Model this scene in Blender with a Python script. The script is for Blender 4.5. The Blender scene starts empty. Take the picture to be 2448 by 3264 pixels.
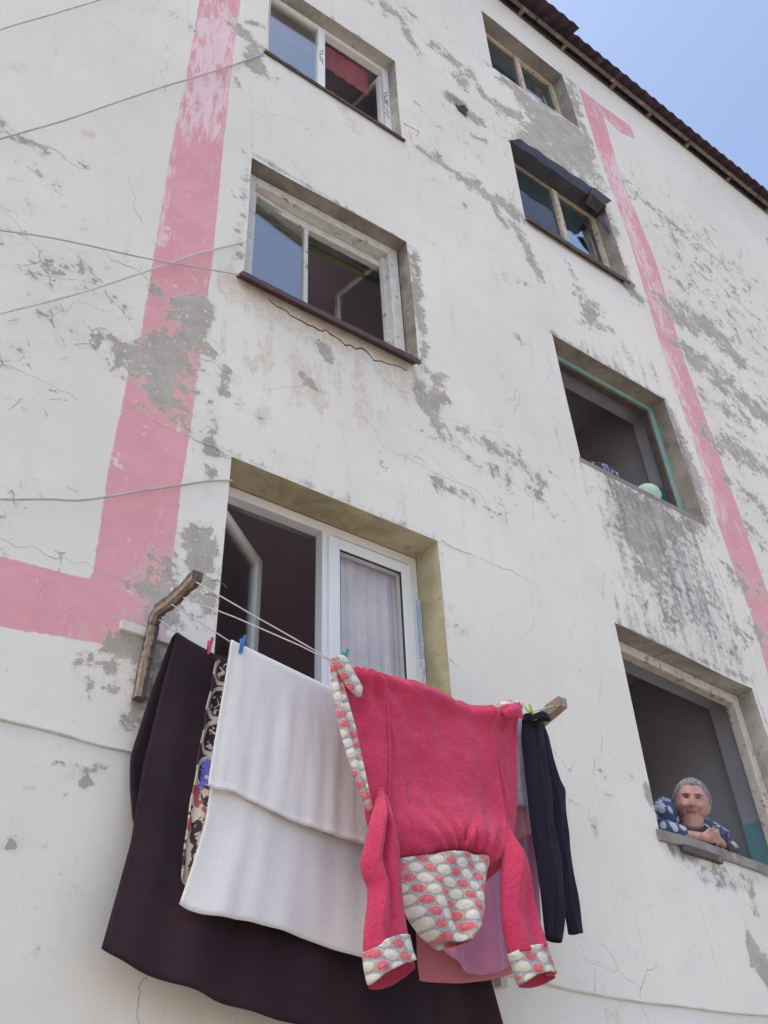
import bpy, bmesh, math, random
import numpy as np
from mathutils import Vector, Matrix, noise as mnoise
random.seed(4)
S = bpy.context.scene
COL = S.collection
rad = math.radians

# ------------------------------------------------------------------ camera
CAM = np.array([0.0, -3.3253, 1.6])
CR = np.array([[0.8106, -0.5831, -0.0383], [-0.3418, -0.5271, 0.7780], [0.4742, 0.6186, 0.6266]])
CF, PW, PH = 3115.3, 2448, 3264
_yaw, _pit, _rol = rad(37.4759), rad(38.7978), rad(-2.82757)
_f = np.array([math.sin(_yaw)*math.cos(_pit), math.cos(_yaw)*math.cos(_pit), math.sin(_pit)])
_r = np.array([math.cos(_yaw), -math.sin(_yaw), 0]); _u = np.cross(_r, _f)
CR = np.array([math.cos(_rol)*_r+math.sin(_rol)*_u, -math.sin(_rol)*_r+math.cos(_rol)*_u, _f])
cd = bpy.data.cameras.new('camera'); cam = bpy.data.objects.new('camera', cd); COL.objects.link(cam)
cam.matrix_world = Matrix(((CR[0][0], CR[1][0], -CR[2][0], CAM[0]), (CR[0][1], CR[1][1], -CR[2][1], CAM[1]),
                           (CR[0][2], CR[1][2], -CR[2][2], CAM[2]), (0, 0, 0, 1)))
cd.sensor_fit = 'HORIZONTAL'; cd.sensor_width = 36; cd.lens = CF/PW*36; cd.clip_start = .05; cd.clip_end = 3000
S.camera = cam

# ------------------------------------------------------------------ sky, sun, exposure
SUN_EL, SUN_AZ = 62, 279          # azimuth measured clockwise from +Y
w = bpy.data.worlds.new('World'); S.world = w; w.use_nodes = True
nt = w.node_tree; bg = nt.nodes['Background']
sky = nt.nodes.new('ShaderNodeTexSky'); sky.sky_type = 'NISHITA'; sky.sun_disc = False
sky.sun_elevation = rad(SUN_EL); sky.sun_rotation = rad(SUN_AZ)
sky.air_density = 1.0; sky.dust_density = 3.5; sky.ozone_density = 1.0
nt.links.new(sky.outputs[0], bg.inputs[0]); bg.inputs[1].default_value = .13
sl = bpy.data.lights.new('sun', 'SUN'); sl.energy = .95; sl.angle = rad(40); sl.color = (1, .82, .58)
so = bpy.data.objects.new('sun', sl); COL.objects.link(so)
sd = Vector((math.sin(rad(SUN_AZ))*math.cos(rad(SUN_EL)), math.cos(rad(SUN_AZ))*math.cos(rad(SUN_EL)), math.sin(rad(SUN_EL))))
so.rotation_euler = sd.to_track_quat('Z', 'Y').to_euler(); so.location = (0, -20, 30)
S.view_settings.view_transform = 'Standard'; S.view_settings.look = 'None'
S.view_settings.gamma = 1; S.view_settings.exposure = 1.29
S.cycles.max_bounces = 12; S.cycles.diffuse_bounces = 8; S.cycles.transparent_max_bounces = 12

# ------------------------------------------------------------------ photo pixel -> point on a plane of constant y
def un(px, py, y=0.):
    d = CR[0]*(px-PW/2)/CF-CR[1]*(py-PH/2)/CF+CR[2]
    return CAM+d*((y-CAM[1])/d[1])
def unz(px, py, y=0.):
    p = un(px, py, y); return (p[0], p[2])
def lerp(a, b, t): return a+(b-a)*t

# ------------------------------------------------------------------ node maths helper
class Sh:
    def __init__(s, name, rough=.8):
        s.m = bpy.data.materials.new(name); s.m.use_nodes = True; s.t = s.m.node_tree
        s.b = s.t.nodes['Principled BSDF']; s.b.inputs['Roughness'].default_value = rough
    def n(s, t): return s.t.nodes.new(t)
    def put(s, sock, v):
        if hasattr(v, 'is_output'): s.t.links.new(v, sock)
        elif isinstance(v, (tuple, list)) and len(v) == 3 and sock.type == 'RGBA': sock.default_value = (*v, 1)
        else: sock.default_value = v
    def mt(s, op, a, b=0., c=0.):
        n = s.n('ShaderNodeMath'); n.operation = op
        for i, v in enumerate((a, b, c)): s.put(n.inputs[i], v)
        return n.outputs[0]
    def add(s, a, b): return s.mt('ADD', a, b)
    def sub(s, a, b): return s.mt('SUBTRACT', a, b)
    def mul(s, a, b): return s.mt('MULTIPLY', a, b)
    def step(s, v, lo, hi):
        n = s.n('ShaderNodeMapRange'); n.interpolation_type = 'SMOOTHSTEP'
        for k, x in (('Value', v), ('From Min', lo), ('From Max', hi)): s.put(n.inputs[k], x)
        return n.outputs[0]
    def mix(s, f, a, b, mode='MIX'):
        n = s.n('ShaderNodeMix'); n.data_type = 'RGBA'; n.blend_type = mode
        s.put(n.inputs[0], f); s.put(n.inputs[6], a); s.put(n.inputs[7], b); return n.outputs[2]
    def attr(s, a):
        n = s.n('ShaderNodeAttribute'); n.attribute_name = a; return n.outputs['Fac']
    def obj(s, sc=(1, 1, 1)):
        n = s.n('ShaderNodeTexCoord'); m = s.n('ShaderNodeMapping'); m.inputs['Scale'].default_value = sc
        s.t.links.new(n.outputs['Object'], m.inputs[0]); return m.outputs[0]
    def uv(s):
        return s.n('ShaderNodeTexCoord').outputs['UV']
    def noise(s, v, sc, det=6, ro=.55, dist=0.):
        n = s.n('ShaderNodeTexNoise'); s.t.links.new(v, n.inputs['Vector'])
        n.inputs['Scale'].default_value = sc; n.inputs['Detail'].default_value = det
        n.inputs['Roughness'].default_value = ro; n.inputs['Distortion'].default_value = dist; return n.outputs['Fac']
    def bump(s, h, st=.5, d=.01):
        n = s.n('ShaderNodeBump'); n.inputs['Strength'].default_value = st; n.inputs['Distance'].default_value = d
        s.t.links.new(h, n.inputs['Height']); s.t.links.new(n.outputs[0], s.b.inputs['Normal'])
    def base(s, c): s.put(s.b.inputs['Base Color'], c)
MATS = {}
def simple(name, c1, c2=None, sc=8, rough=.8, bump=.3, scale=(1, 1, 1), bd=.004, spot=None, sheen=0):
    s = Sh(name, rough); v = s.obj(scale); n = s.noise(v, sc, 8, .6)
    c = s.mix(s.step(n, .3, .7), c1, c2 or tuple(x*.8 for x in c1))
    if spot:
        c = s.mix(s.step(s.noise(v, spot[1], 6, .6), spot[2], spot[2]+.05), c, spot[0])
    s.base(c); s.bump(s.noise(v, sc*4, 6), bump, bd)
    if sheen: s.b.inputs['Sheen Weight'].default_value = sheen
    MATS[name] = s.m; return s.m

# --- facade
def wall_material():
    s = Sh('old_whitewash', .92); v = s.obj()
    n_big = s.noise(v, .55, 5, .6); n_mid = s.noise(v, 5, 9, .68, .3); n_fine = s.noise(v, 22, 8, .7)
    n_tiny = s.noise(v, 70, 5, .6)
    drip = s.noise(s.obj((5, 1, .55)), 2.2, 8, .65, .2)
    diag = s.noise(s.obj((1.0, 1, 3.2)), 3.2, 8, .68, .6)
    conc, dirt_dark, tan, pink, fade, crack = [s.attr(k) for k in ('conc', 'dirt_dark', 'tan', 'pink', 'fade', 'crack')]
    white = s.mix(s.step(n_big, .35, .65), (.785, .745, .665), (.715, .68, .605))
    white = s.mix(s.mul(s.step(drip, .5, .75), .28), white, (.62, .60, .55))
    white = s.mix(s.mul(s.step(s.noise(v, 1.7, 7, .7, .5), .5, .72), .35), white, (.66, .64, .58))
    white = s.mix(s.mul(s.step(s.noise(v, 38, 3, .6), .70, .74), .55), white, (.42, .38, .33))
    white = s.mix(s.mul(s.step(n_mid, .52, .7), .3), white, (.64, .62, .58))
    # pink paint with ragged edge and brushed-out places
    pk = s.add(pink, s.mul(s.sub(n_fine, .5), .03))
    pkm = s.mul(s.step(pk, -.004, .004), s.sub(1., s.mul(s.step(s.noise(v, 9, 8, .75), .60, .64), .75)))
    brush = s.noise(s.obj((9, 1, 1.6)), 2.5, 8, .7, .5)
    thin = s.step(s.add(s.mul(fade, .8), s.mul(s.sub(brush, .5), 2.4)), .26, .62)
    deep = s.mix(s.step(n_mid, .35, .65), (.73, .36, .385), (.68, .315, .345))
    pcol = s.mix(s.mul(thin, .75), deep, (.80, .66, .66))
    paint = s.mix(pkm, white, pcol)
    # tan weathering
    tn = s.step(s.add(tan, s.mul(s.sub(s.add(s.mul(n_mid, .5), s.mul(drip, .5)), .5), 4.)), .42, .7)
    paint = s.mix(s.mul(tn, .8), paint, s.mix(s.step(n_fine, .4, .6), (.62, .52, .42), (.72, .65, .56)))
    # bare render showing through
    mixn = s.add(s.add(s.mul(n_mid, .55), s.mul(n_fine, .3)), s.mul(diag, .15))
    cm = s.add(conc, s.mul(s.sub(mixn, .5), 3.9))
    cmask = s.step(cm, .49, .57)
    base_sp = s.step(s.add(s.noise(v, 2.3, 9, .72, .4), s.mul(conc, .05)), .675, .695)
    cmask = s.mt('MAXIMUM', cmask, s.mul(base_sp, .7))
    ccol = s.mix(s.step(n_mid, .35, .65), (.50, .455, .385), (.39, .355, .305)); ccol = s.mix(s.mul(s.step(s.noise(v, 55, 5, .7), .5, .7), .5), ccol, (.27, .25, .22))
    ccol = s.mix(s.step(s.noise(v, 26, 6, .75), .61, .63), ccol, (.66, .64, .59))
    halo = s.step(cm, .26, .47); paint = s.mix(s.mul(halo, .42), paint, (.60, .55, .46))
    col = s.mix(cmask, paint, ccol)
    # flecks of paint left on bare places
    # grime, and the painted dark of one hole
    col = s.mix(s.mul(s.step(dirt_dark, .3, 1.), .42), col, (.33, .31, .28))
    gm = s.step(s.add(dirt_dark, s.mul(s.sub(s.add(s.mul(drip, .55), s.mul(n_fine, .45)), .5), 3.6)), .3, .95)
    col = s.mix(s.mul(gm, .78), col, (.20, .195, .19))
    # cracks
    vo = s.n('ShaderNodeTexVoronoi'); vo.feature = 'DISTANCE_TO_EDGE'; vo.inputs['Scale'].default_value = 5.5
    wob = s.n('ShaderNodeMix'); wob.data_type = 'VECTOR'; wob.inputs[0].default_value = .12
    nc = s.n('ShaderNodeTexNoise'); nc.inputs['Scale'].default_value = 6; nc.inputs['Detail'].default_value = 6
    s.t.links.new(v, nc.inputs['Vector']); s.t.links.new(v, wob.inputs[4]); s.t.links.new(nc.outputs['Color'], wob.inputs[5])
    s.t.links.new(wob.outputs[1], vo.inputs['Vector'])
    line = s.sub(1., s.step(vo.outputs['Distance'], .004, .016))
    cl = s.mul(line, s.step(s.add(crack, s.mul(s.sub(n_mid, .5), 3.2)), .5, .62))
    vo2 = s.n('ShaderNodeTexVoronoi'); vo2.feature = 'DISTANCE_TO_EDGE'; vo2.inputs['Scale'].default_value = 1.1
    s.t.links.new(wob.outputs[1], vo2.inputs['Vector'])
    l2 = s.mul(s.sub(1., s.step(vo2.outputs['Distance'], .0008, .003)), s.step(s.noise(v, 1.3, 4), .5, .6))
    cl = s.mt('MAXIMUM', cl, s.mul(l2, .6))
    col = s.mix(s.mul(cl, .75), col, (.30, .27, .24))
    s.base(col)
    h = s.add(s.mul(n_fine, .5), s.add(s.mul(n_tiny, .22), s.mul(n_mid, .8)))
    h = s.sub(h, s.mul(cmask, 1.1)); h = s.sub(h, s.mul(cl, .8))
    s.bump(h, .55, .006)
    return s.m
M_WALL = wall_material()

def reveal_material(name, c1, c2, patch=(.34, .31, .28), amt=.56, grime=.5):
    s = Sh(name, .9); v = s.obj(); a = s.noise(v, 6, 9, .68, .5); b = s.noise(v, 18, 8, .65)
    c = s.mix(s.step(s.noise(v, 3, 6), .35, .65), c1, c2)
    c = s.mix(s.step(a, amt, amt+.03), c, patch)
    c = s.mix(s.mul(s.step(s.noise(v, 2.6, 8, .75, .5), .40, .66), grime), c, (.11, .10, .09))
    s.base(c); s.bump(s.add(a, s.mul(b, .5)), .6, .006); return s.m
M_REV = {
 'yellow': reveal_material('yellow_reveal_paint', (.44, .37, .20), (.53, .48, .33), (.36, .32, .28), .58, .45),
 'grey': reveal_material('weathered_grey_reveal', (.34, .30, .25), (.27, .24, .20), (.20, .18, .16), .60, .75),
 'pale': reveal_material('pale_reveal_paint', (.42, .39, .33), (.47, .45, .40), (.30, .28, .26), .6, .6),
 'plain': reveal_material('plain_reveal', (.34, .32, .28), (.28, .26, .23), (.44, .42, .38), .62, .5),
 'white': reveal_material('white_reveal', (.66, .66, .64), (.56, .56, .55), (.42, .40, .37), .63, .3),
}
M_ROOM = simple('dim_room_plaster', (.88, .78, .80), (.82, .72, .75), 3)
M_STAIR = simple('dim_stairwell_plaster', (.52, .49, .51), (.44, .42, .44), 3)
M_TEAL = simple('teal_wall_paint', (.10, .36, .36), (.08, .30, .31), 4, .6)
M_TEALB = simple('blue_teal_wall_paint', (.22, .42, .46), (.18, .36, .42), 4, .6)
M_INNER = simple('inner_reveal_plaster', (.46, .45, .46), (.40, .39, .41), 5)
M_SLAB = simple('stair_slab_plaster', (.40, .37, .37), (.33, .31, .31), 3)
M_PVC = simple('white_pvc', (.80, .80, .78), (.76, .76, .74), 3, .35, .05)
M_PVCOLD = simple('old_painted_wood', (.66, .65, .60), (.55, .53, .48), 14, .7, .4, (1, 1, 1), .003, ((.30, .26, .22), 16, .6))
M_CREAM = simple('peeling_cream_wood', (.62, .52, .38), (.50, .42, .31), 10, .75, .5, (1, 1, 1), .003, ((.34, .29, .24), 18, .56))
M_CREAMW = simple('peeling_whitish_wood', (.66, .60, .52), (.54, .48, .41), 10, .75, .5, (1, 1, 1), .003, ((.33, .28, .24), 18, .57))
M_GREENF = simple('peeling_teal_wood', (.14, .40, .34), (.25, .42, .38), 8, .7, .5, (1, 1, 1), .003, ((.40, .34, .28), 12, .54))
M_DARKW = simple('dark_weathered_board', (.07, .055, .05), (.11, .09, .08), 9, .75, .5, (1, 1, 1), .004, ((.20, .17, .14), 10, .62))
M_RUST = simple('maroon_rusty_sheet', (.075, .035, .045), (.11, .06, .06), 9, .6, .3, (1, 1, 1), .003, ((.28, .20, .14), 9, .66))
M_BITUM = simple('black_sheet', (.030, .030, .038), (.05, .05, .06), 7, .6, .3, (1, 1, 1), .003, ((.10, .09, .09), 10, .66))
M_BLACK = simple('black_rubber_gasket', (.03, .03, .035), (.04, .04, .04), 7, .6, .1)
M_SHEER = simple('sheer_curtain', (.78, .70, .66), (.64, .57, .56), 6, .9, .2)
M_REDCUR = simple('red_brown_blind', (.28, .075, .075), (.21, .06, .07), 6, .9, .2)
M_ROOF = simple('maroon_corrugated_sheet', (.075, .042, .055), (.050, .034, .050), 4, .75, .3, (1, 1, 1), .004, ((.14, .08, .08), 5, .6))
M_LATH = simple('rusty_grey_batten', (.20, .16, .14), (.11, .08, .07), 12, .85, .5, (1, 1, 1), .004, ((.36, .22, .12), 9, .6))
M_SILLC = simple('dirty_concrete_sill', (.30, .28, .25), (.20, .185, .17), 7, .95, .7, (1, 1, 1), .006, ((.40, .36, .30), 11, .6))
def wood(name, a, b, dark):
    s = Sh(name, .9); v = s.attr('grain'); o = s.obj((14, 3, 3)); n1 = s.noise(o, 9, 8, .7, .8); n2 = s.noise(s.obj((40, 6, 6)), 6, 6, .7)
    c = s.mix(s.step(n1, .35, .65), a, b); c = s.mix(s.step(n2, .58, .64), c, dark)
    s.base(c); s.bump(s.add(n1, n2), .9, .006); return s.m
M_WOOD = wood('grey_split_wood', (.17, .135, .115), (.085, .062, .055), (.035, .025, .02)); M_WOODL = wood('pale_wood_face', (.40, .32, .25), (.25, .19, .14), (.08, .05, .04))
M_BOARD = simple('whitewashed_board', (.70, .68, .63), (.60, .58, .53), 9, .85, .4)
M_CABLE = simple('grey_cable', (.50, .48, .44), (.38, .37, .34), 9, .7, .1)
M_CABLEW = simple('whitewashed_cable', (.62, .61, .57), (.50, .49, .46), 9, .8, .1)
M_LINE = simple('nylon_line', (.72, .68, .66), (.62, .58, .57), 9, .5, .1)
M_ASPH = simple('yard_ground', (.34, .31, .27), (.40, .37, .33), .7, .95, .6, (1, 1, 1), .02)
M_SKIN = None

def glass(name, tint=(.8, .85, .85), ior=1.75, body=None, bf=0.):
    s = Sh(name); t = s.t; t.nodes.remove(s.b); out = t.nodes['Material Output']
    geo = s.n('ShaderNodeNewGeometry'); fr = s.n('ShaderNodeFresnel')
    s.put(fr.inputs[0], s.add(s.mul(geo.outputs['Backfacing'], 1/ior-ior), ior))   # thin sheet: same reflectance from both sides
    tr = s.n('ShaderNodeBsdfTransparent'); tr.inputs[0].default_value = (*tint, 1)
    gl = s.n('ShaderNodeBsdfGlossy'); gl.inputs['Roughness'].default_value = .02; gl.inputs[0].default_value = (1, 1, 1, 1)
    m = s.n('ShaderNodeMixShader'); t.links.new(fr.outputs[0], m.inputs[0]); t.links.new(tr.outputs[0], m.inputs[1]); t.links.new(gl.outputs[0], m.inputs[2])
    res = m.outputs[0]
    if body:
        df = s.n('ShaderNodeBsdfDiffuse'); df.inputs[0].default_value = (*body, 1)
        m2 = s.n('ShaderNodeMixShader'); m2.inputs[0].default_value = bf
        t.links.new(res, m2.inputs[1]); t.links.new(df.outputs[0], m2.inputs[2]); res = m2.outputs[0]
    t.links.new(res, out.inputs[0]); return s.m
M_GLASS = glass('window_glass', ior=2.9)
M_GLASSC = glass('clear_window_glass', (.96, .96, .96), ior=1.5)
M_GLASSD = glass('dusty_dark_glass', (.5, .55, .55), 1.6, (.09, .12, .13), .3)
M_SKYREFL = glass('sky_reflection_glass', ior=7)  # extra reflective, for the piece that imitates mirrored sky

# --- cloth
def cloth_mat(name, c1, c2, fuzz=240, st=.6, sheen=.3, d=.002, sc=7, dk=.55):
    s = Sh(name, .95); v = s.obj(); n = s.noise(v, fuzz, 4, .7); m = s.noise(v, sc, 7, .6)
    c = s.mix(s.step(m, .3, .7), c1, c2); c = s.mix(s.mul(s.step(n, .35, .65), .35), c, tuple(x*dk for x in c1))
    s.base(c); s.bump(s.add(n, s.mul(s.noise(v, fuzz*.25, 5, .6), 1.2)), st, d)
    s.b.inputs['Sheen Weight'].default_value = sheen; s.b.inputs['Sheen Roughness'].default_value = .5
    s.b.inputs['Specular IOR Level'].default_value = .1
    return s.m
M_WTOWEL = cloth_mat('white_terry', (.76, .735, .705), (.72, .70, .68), 150, .6, .1, .002, 7, .8)
M_BLANKET = cloth_mat('dark_maroon_fleece', (.046, .025, .031), (.028, .020, .027), 120, .6, .05, .003, 3)
M_ROBE = cloth_mat('pink_red_terry', (.65, .060, .135), (.56, .044, .108), 75, 1., .15, .006)
M_LINING = cloth_mat('deep_red_terry', (.42, .03, .08), (.36, .03, .07), 130, .8, .2, .003)
M_SALMON = cloth_mat('salmon_cloth', (.56, .20, .24), (.50, .17, .22), 220, .25, .2)
M_LILAC = cloth_mat('lilac_pink_cloth', (.62, .27, .42), (.56, .23, .38), 220, .25, .2)
M_ROSE = cloth_mat('rose_cloth', (.66, .28, .34), (.60, .25, .31), 220, .25, .2)
M_LEGG = cloth_mat('charcoal_knit', (.018, .015, .026), (.022, .019, .032), 200, .6, .05)
M_LACE = cloth_mat('pale_grey_cloth', (.62, .62, .66), (.40, .40, .46), 160, .3, .2, .002, 30)

def robe_pattern():
    s = Sh('oval_print_terry', .95); uv = s.uv()
    mp = s.n('ShaderNodeMapping'); s.t.links.new(uv, mp.inputs[0]); mp.inputs['Scale'].default_value = (1/.054, 1/.038, 1)
    nw = s.n('ShaderNodeTexNoise'); nw.inputs['Scale'].default_value = 9; s.t.links.new(uv, nw.inputs['Vector'])
    wb = s.n('ShaderNodeMix'); wb.data_type = 'VECTOR'; wb.inputs[0].default_value = .22
    wb.blend_type = 'MIX' if hasattr(wb, 'blend_type') else 'MIX'
    sp = s.n('ShaderNodeSeparateXYZ'); s.t.links.new(mp.outputs[0], sp.inputs[0])
    ns = s.n('ShaderNodeSeparateColor'); s.t.links.new(nw.outputs['Color'], ns.inputs[0])
    x0 = s.add(sp.outputs[0], s.mul(ns.outputs[0], .4)); y0 = s.add(sp.outputs[1], s.mul(ns.outputs[1], .45))
    row = s.mt('FLOOR', y0); odd = s.mt('PINGPONG', row, 1.)
    x = s.add(x0, s.mul(odd, .5)); col_i = s.mt('FLOOR', x)
    fx = s.sub(s.mt('FRACT', x), .5); fy = s.sub(s.mt('FRACT', y0), .5)
    d = s.mt('SQRT', s.add(s.mul(fx, fx), s.mul(s.mul(fy, fy), 1.05)))
    par = s.mt('PINGPONG', s.add(col_i, s.mt('FLOOR', s.mul(row, .5))), 1.)
    n = s.noise(s.obj(), 110, 4, .7)
    d = s.add(d, s.mul(s.sub(n, .5), .06))
    pinkc = s.mix(s.step(n, .4, .6), (.72, .22, .23), (.56, .12, .15))
    cream = s.mix(s.step(n, .4, .6), (.76, .71, .62), (.66, .60, .52))
    blob = s.mix(s.step(par, .4, .6), cream, pinkc)
    c = s.mix(s.step(d, .43, .45), blob, (.66, .54, .28))
    c = s.mix(s.step(d, .46, .48), c, s.mix(s.step(n, .4, .6), (.44, .46, .48), (.32, .34, .37)))
    s.base(c); s.bump(s.sub(s.mul(n, .9), s.mul(d, 2.4)), .8, .006)
    s.b.inputs['Sheen Weight'].default_value = .2; s.b.inputs['Specular IOR Level'].default_value = .1
    return s.m
M_OVAL = robe_pattern()

def scroll_pattern():
    s = Sh('scroll_print_plush', .95); uv = s.uv()
    sp = s.n('ShaderNodeSeparateXYZ'); s.t.links.new(uv, sp.inputs[0])
    x, y = sp.outputs[0], sp.outputs[1]           # x metres from the printed edge, y metres from the top
    nz = s.sub(s.noise(uv, 22, 4, .6), .5)
    yy = s.mul(y, 1/.15); fy = s.sub(s.mt('FRACT', yy), .5)
    xx = s.mul(s.sub(x, .070), 1/.15)
    d = s.add(s.mt('SQRT', s.add(s.mul(xx, xx), s.mul(fy, fy))), s.mul(nz, .22))
    ring = s.mul(s.step(d, .36, .39), s.sub(1., s.step(d, .49, .52)))
    swirl = s.step(s.noise(uv, 34, 2, .5, 1.2), .53, .56)
    core = s.mul(swirl, s.sub(1., s.step(d, .30, .34)))
    m = s.mt('MAXIMUM', ring, core)
    c = s.mix(s.step(d, .36, .5), (.022, .014, .026), (.052, .024, .034))
    c = s.mix(m, c, (.50, .44, .37))
    low = s.step(y, .50, .53)                     # lower end: cream ground with flowers
    fl = s.noise(uv, 17, 3, .5, .8)
    c2 = s.mix(s.step(fl, .44, .47), (.05, .03, .035), (.58, .50, .40))
    c2 = s.mix(s.step(s.noise(uv, 13, 2, .4), .56, .59), c2, (.36, .10, .09))
    c = s.mix(low, c, c2)
    yb = s.add(y, s.mul(nz, .16)); blue = s.mul(s.step(yb, .46, .47), s.sub(1., s.step(yb, .57, .58)))
    blue = s.mul(blue, s.step(s.noise(uv, 40, 3), .40, .46))
    c = s.mix(s.mul(blue, s.step(s.add(x, s.mul(nz, .03)), .03, .035)), c, (.13, .13, .50))
    s.base(c); s.bump(s.noise(uv, 180, 4), .5, .003); return s.m
M_SCROLL = scroll_pattern()

def floral():
    s = Sh('blue_floral_print', .9); v = s.obj()
    vo = s.n('ShaderNodeTexVoronoi'); vo.inputs['Scale'].default_value = 19; s.t.links.new(v, vo.inputs['Vector'])
    d = s.add(vo.outputs['Distance'], s.mul(s.sub(s.noise(v, 60, 3), .5), .35))
    c = s.mix(s.step(d, .40, .44), (.38, .43, .46), (.055, .065, .15))
    c = s.mix(s.sub(1., s.step(d, .10, .14)), c, (.25, .42, .33)); s.base(c); return s.m
M_FLORAL = floral()
M_APRON = cloth_mat('dark_print_apron', (.035, .033, .045), (.12, .09, .085), 100, .4, .1, .002, 26)

def skin():
    s = Sh('skin', .55); v = s.obj()
    c = s.mix(s.step(s.noise(v, 22, 5), .35, .65), (.50, .29, .235), (.40, .205, .17))
    s.base(c); s.b.inputs['Subsurface Weight'].default_value = .05; s.b.inputs['Subsurface Scale'].default_value = .01
    s.bump(s.noise(v, 90, 5), .3, .002); return s.m
M_SKIN = skin()
def hairm():
    s = Sh('grey_hair', .6); uv = s.obj((30, 30, 5)); n = s.noise(uv, 6, 6, .7, .6); m = s.noise(s.obj(), 14, 4, .6)
    c = s.mix(s.step(n, .38, .62), (.15, .135, .14), (.42, .40, .405)); c = s.mix(s.mul(s.step(m, .5, .65), .5), c, (.12, .10, .10))
    s.base(c); s.bump(n, 1., .006); return s.m
M_HAIR = hairm()
M_DKHAIR = simple('dark_brown_hair', (.05, .028, .022), (.03, .018, .015), 50, .6, .6)
M_EYE = simple('dark_eye', (.03, .02, .02), (.04, .03, .03), 20, .3, .1)
M_LIP = simple('lip', (.30, .11, .10), (.26, .10, .09), 20, .5, .1)
def plast(name, c, rough=.4): return simple(name, c, tuple(x*.85 for x in c), 20, rough, .1)

# ------------------------------------------------------------------ object helpers
ROOTLOC = {}
def tag(o, label=None, cat=None, group=None, kind=None):
    for k, v in (('label', label), ('category', cat), ('group', group), ('kind', kind)):
        if v: o[k] = v
    return o
def empty(name, loc, label, cat, group=None):
    o = bpy.data.objects.new(name, None); COL.objects.link(o); o.location = loc; o.empty_display_size = .1
    ROOTLOC[o] = Vector(loc); return tag(o, label, cat, group)
# warp: the old building is slightly out of true; nominal corners -> measured corners
WP = []
def wp(n, m): WP.append((n, m))
for n, m in [((1.60, 4.92), (1.606, 4.912)), ((2.92, 4.92), (2.921, 4.922)), ((2.92, 3.55), (2.916, 3.55)), ((1.60, 3.55), (1.597, 3.55)),
             ((1.60, 7.64), (1.58, 7.604)), ((2.92, 7.64), (2.884, 7.685)), ((2.92, 6.34), (2.897, 6.355)), ((1.60, 6.34), (1.589, 6.325)),
             ((1.60, 10.45), (1.625, 10.42)), ((2.92, 10.45), (2.935, 10.478)), ((2.92, 9.12), (2.931, 9.134)), ((1.60, 9.12), (1.636, 9.114)),
             ((4.33, 4.82), (4.333, 4.858)), ((5.69, 4.82), (5.664, 4.775)), ((5.69, 3.50), (5.70, 3.455)), ((4.33, 3.50), (4.324, 3.52)),
             ((4.33, 7.60), (4.343, 7.597)), ((5.69, 7.60), (5.683, 7.608)), ((5.69, 6.26), (5.721, 6.265)), ((4.33, 6.26), (4.355, 6.264)),
             ((4.33, 10.51), (4.343, 10.512)), ((5.69, 10.51), (5.68, 10.50)), ((5.69, 9.15), (5.71, 9.18)), ((4.33, 9.15), (4.323, 9.16)),
             ((4.33, 13.27), (4.35, 13.316)), ((5.69, 13.27), (5.640, 13.235)), ((5.69, 11.97), (5.667, 12.02)), ((4.33, 11.97), (4.326, 11.94)),
             ((-2, 2), (-2, 2)), ((-2, 8), (-2, 8)), ((-2, 14), (-2, 14)), ((9, 3), (9, 3)), ((9, 8), (9, 8)), ((9, 13), (9, 13)), ((3.5, 2), (3.5, 2))]: wp(n, m)
_N = np.array([a for a, b in WP]); _D = np.array([b for a, b in WP])-_N
_K = np.exp(-((_N[:, None]-_N[None])**2).sum(-1)/(2*.45**2)); _Wt = np.linalg.solve(_K+1e-3*np.eye(len(_N)), _D)
def warp_np(xz):
    return xz+np.exp(-((xz[:, None]-_N[None])**2).sum(-1)/(2*.45**2))@_Wt
def warp(x, z):
    r = warp_np(np.array([[x, z]], float))[0]; return float(r[0]), float(r[1])

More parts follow.
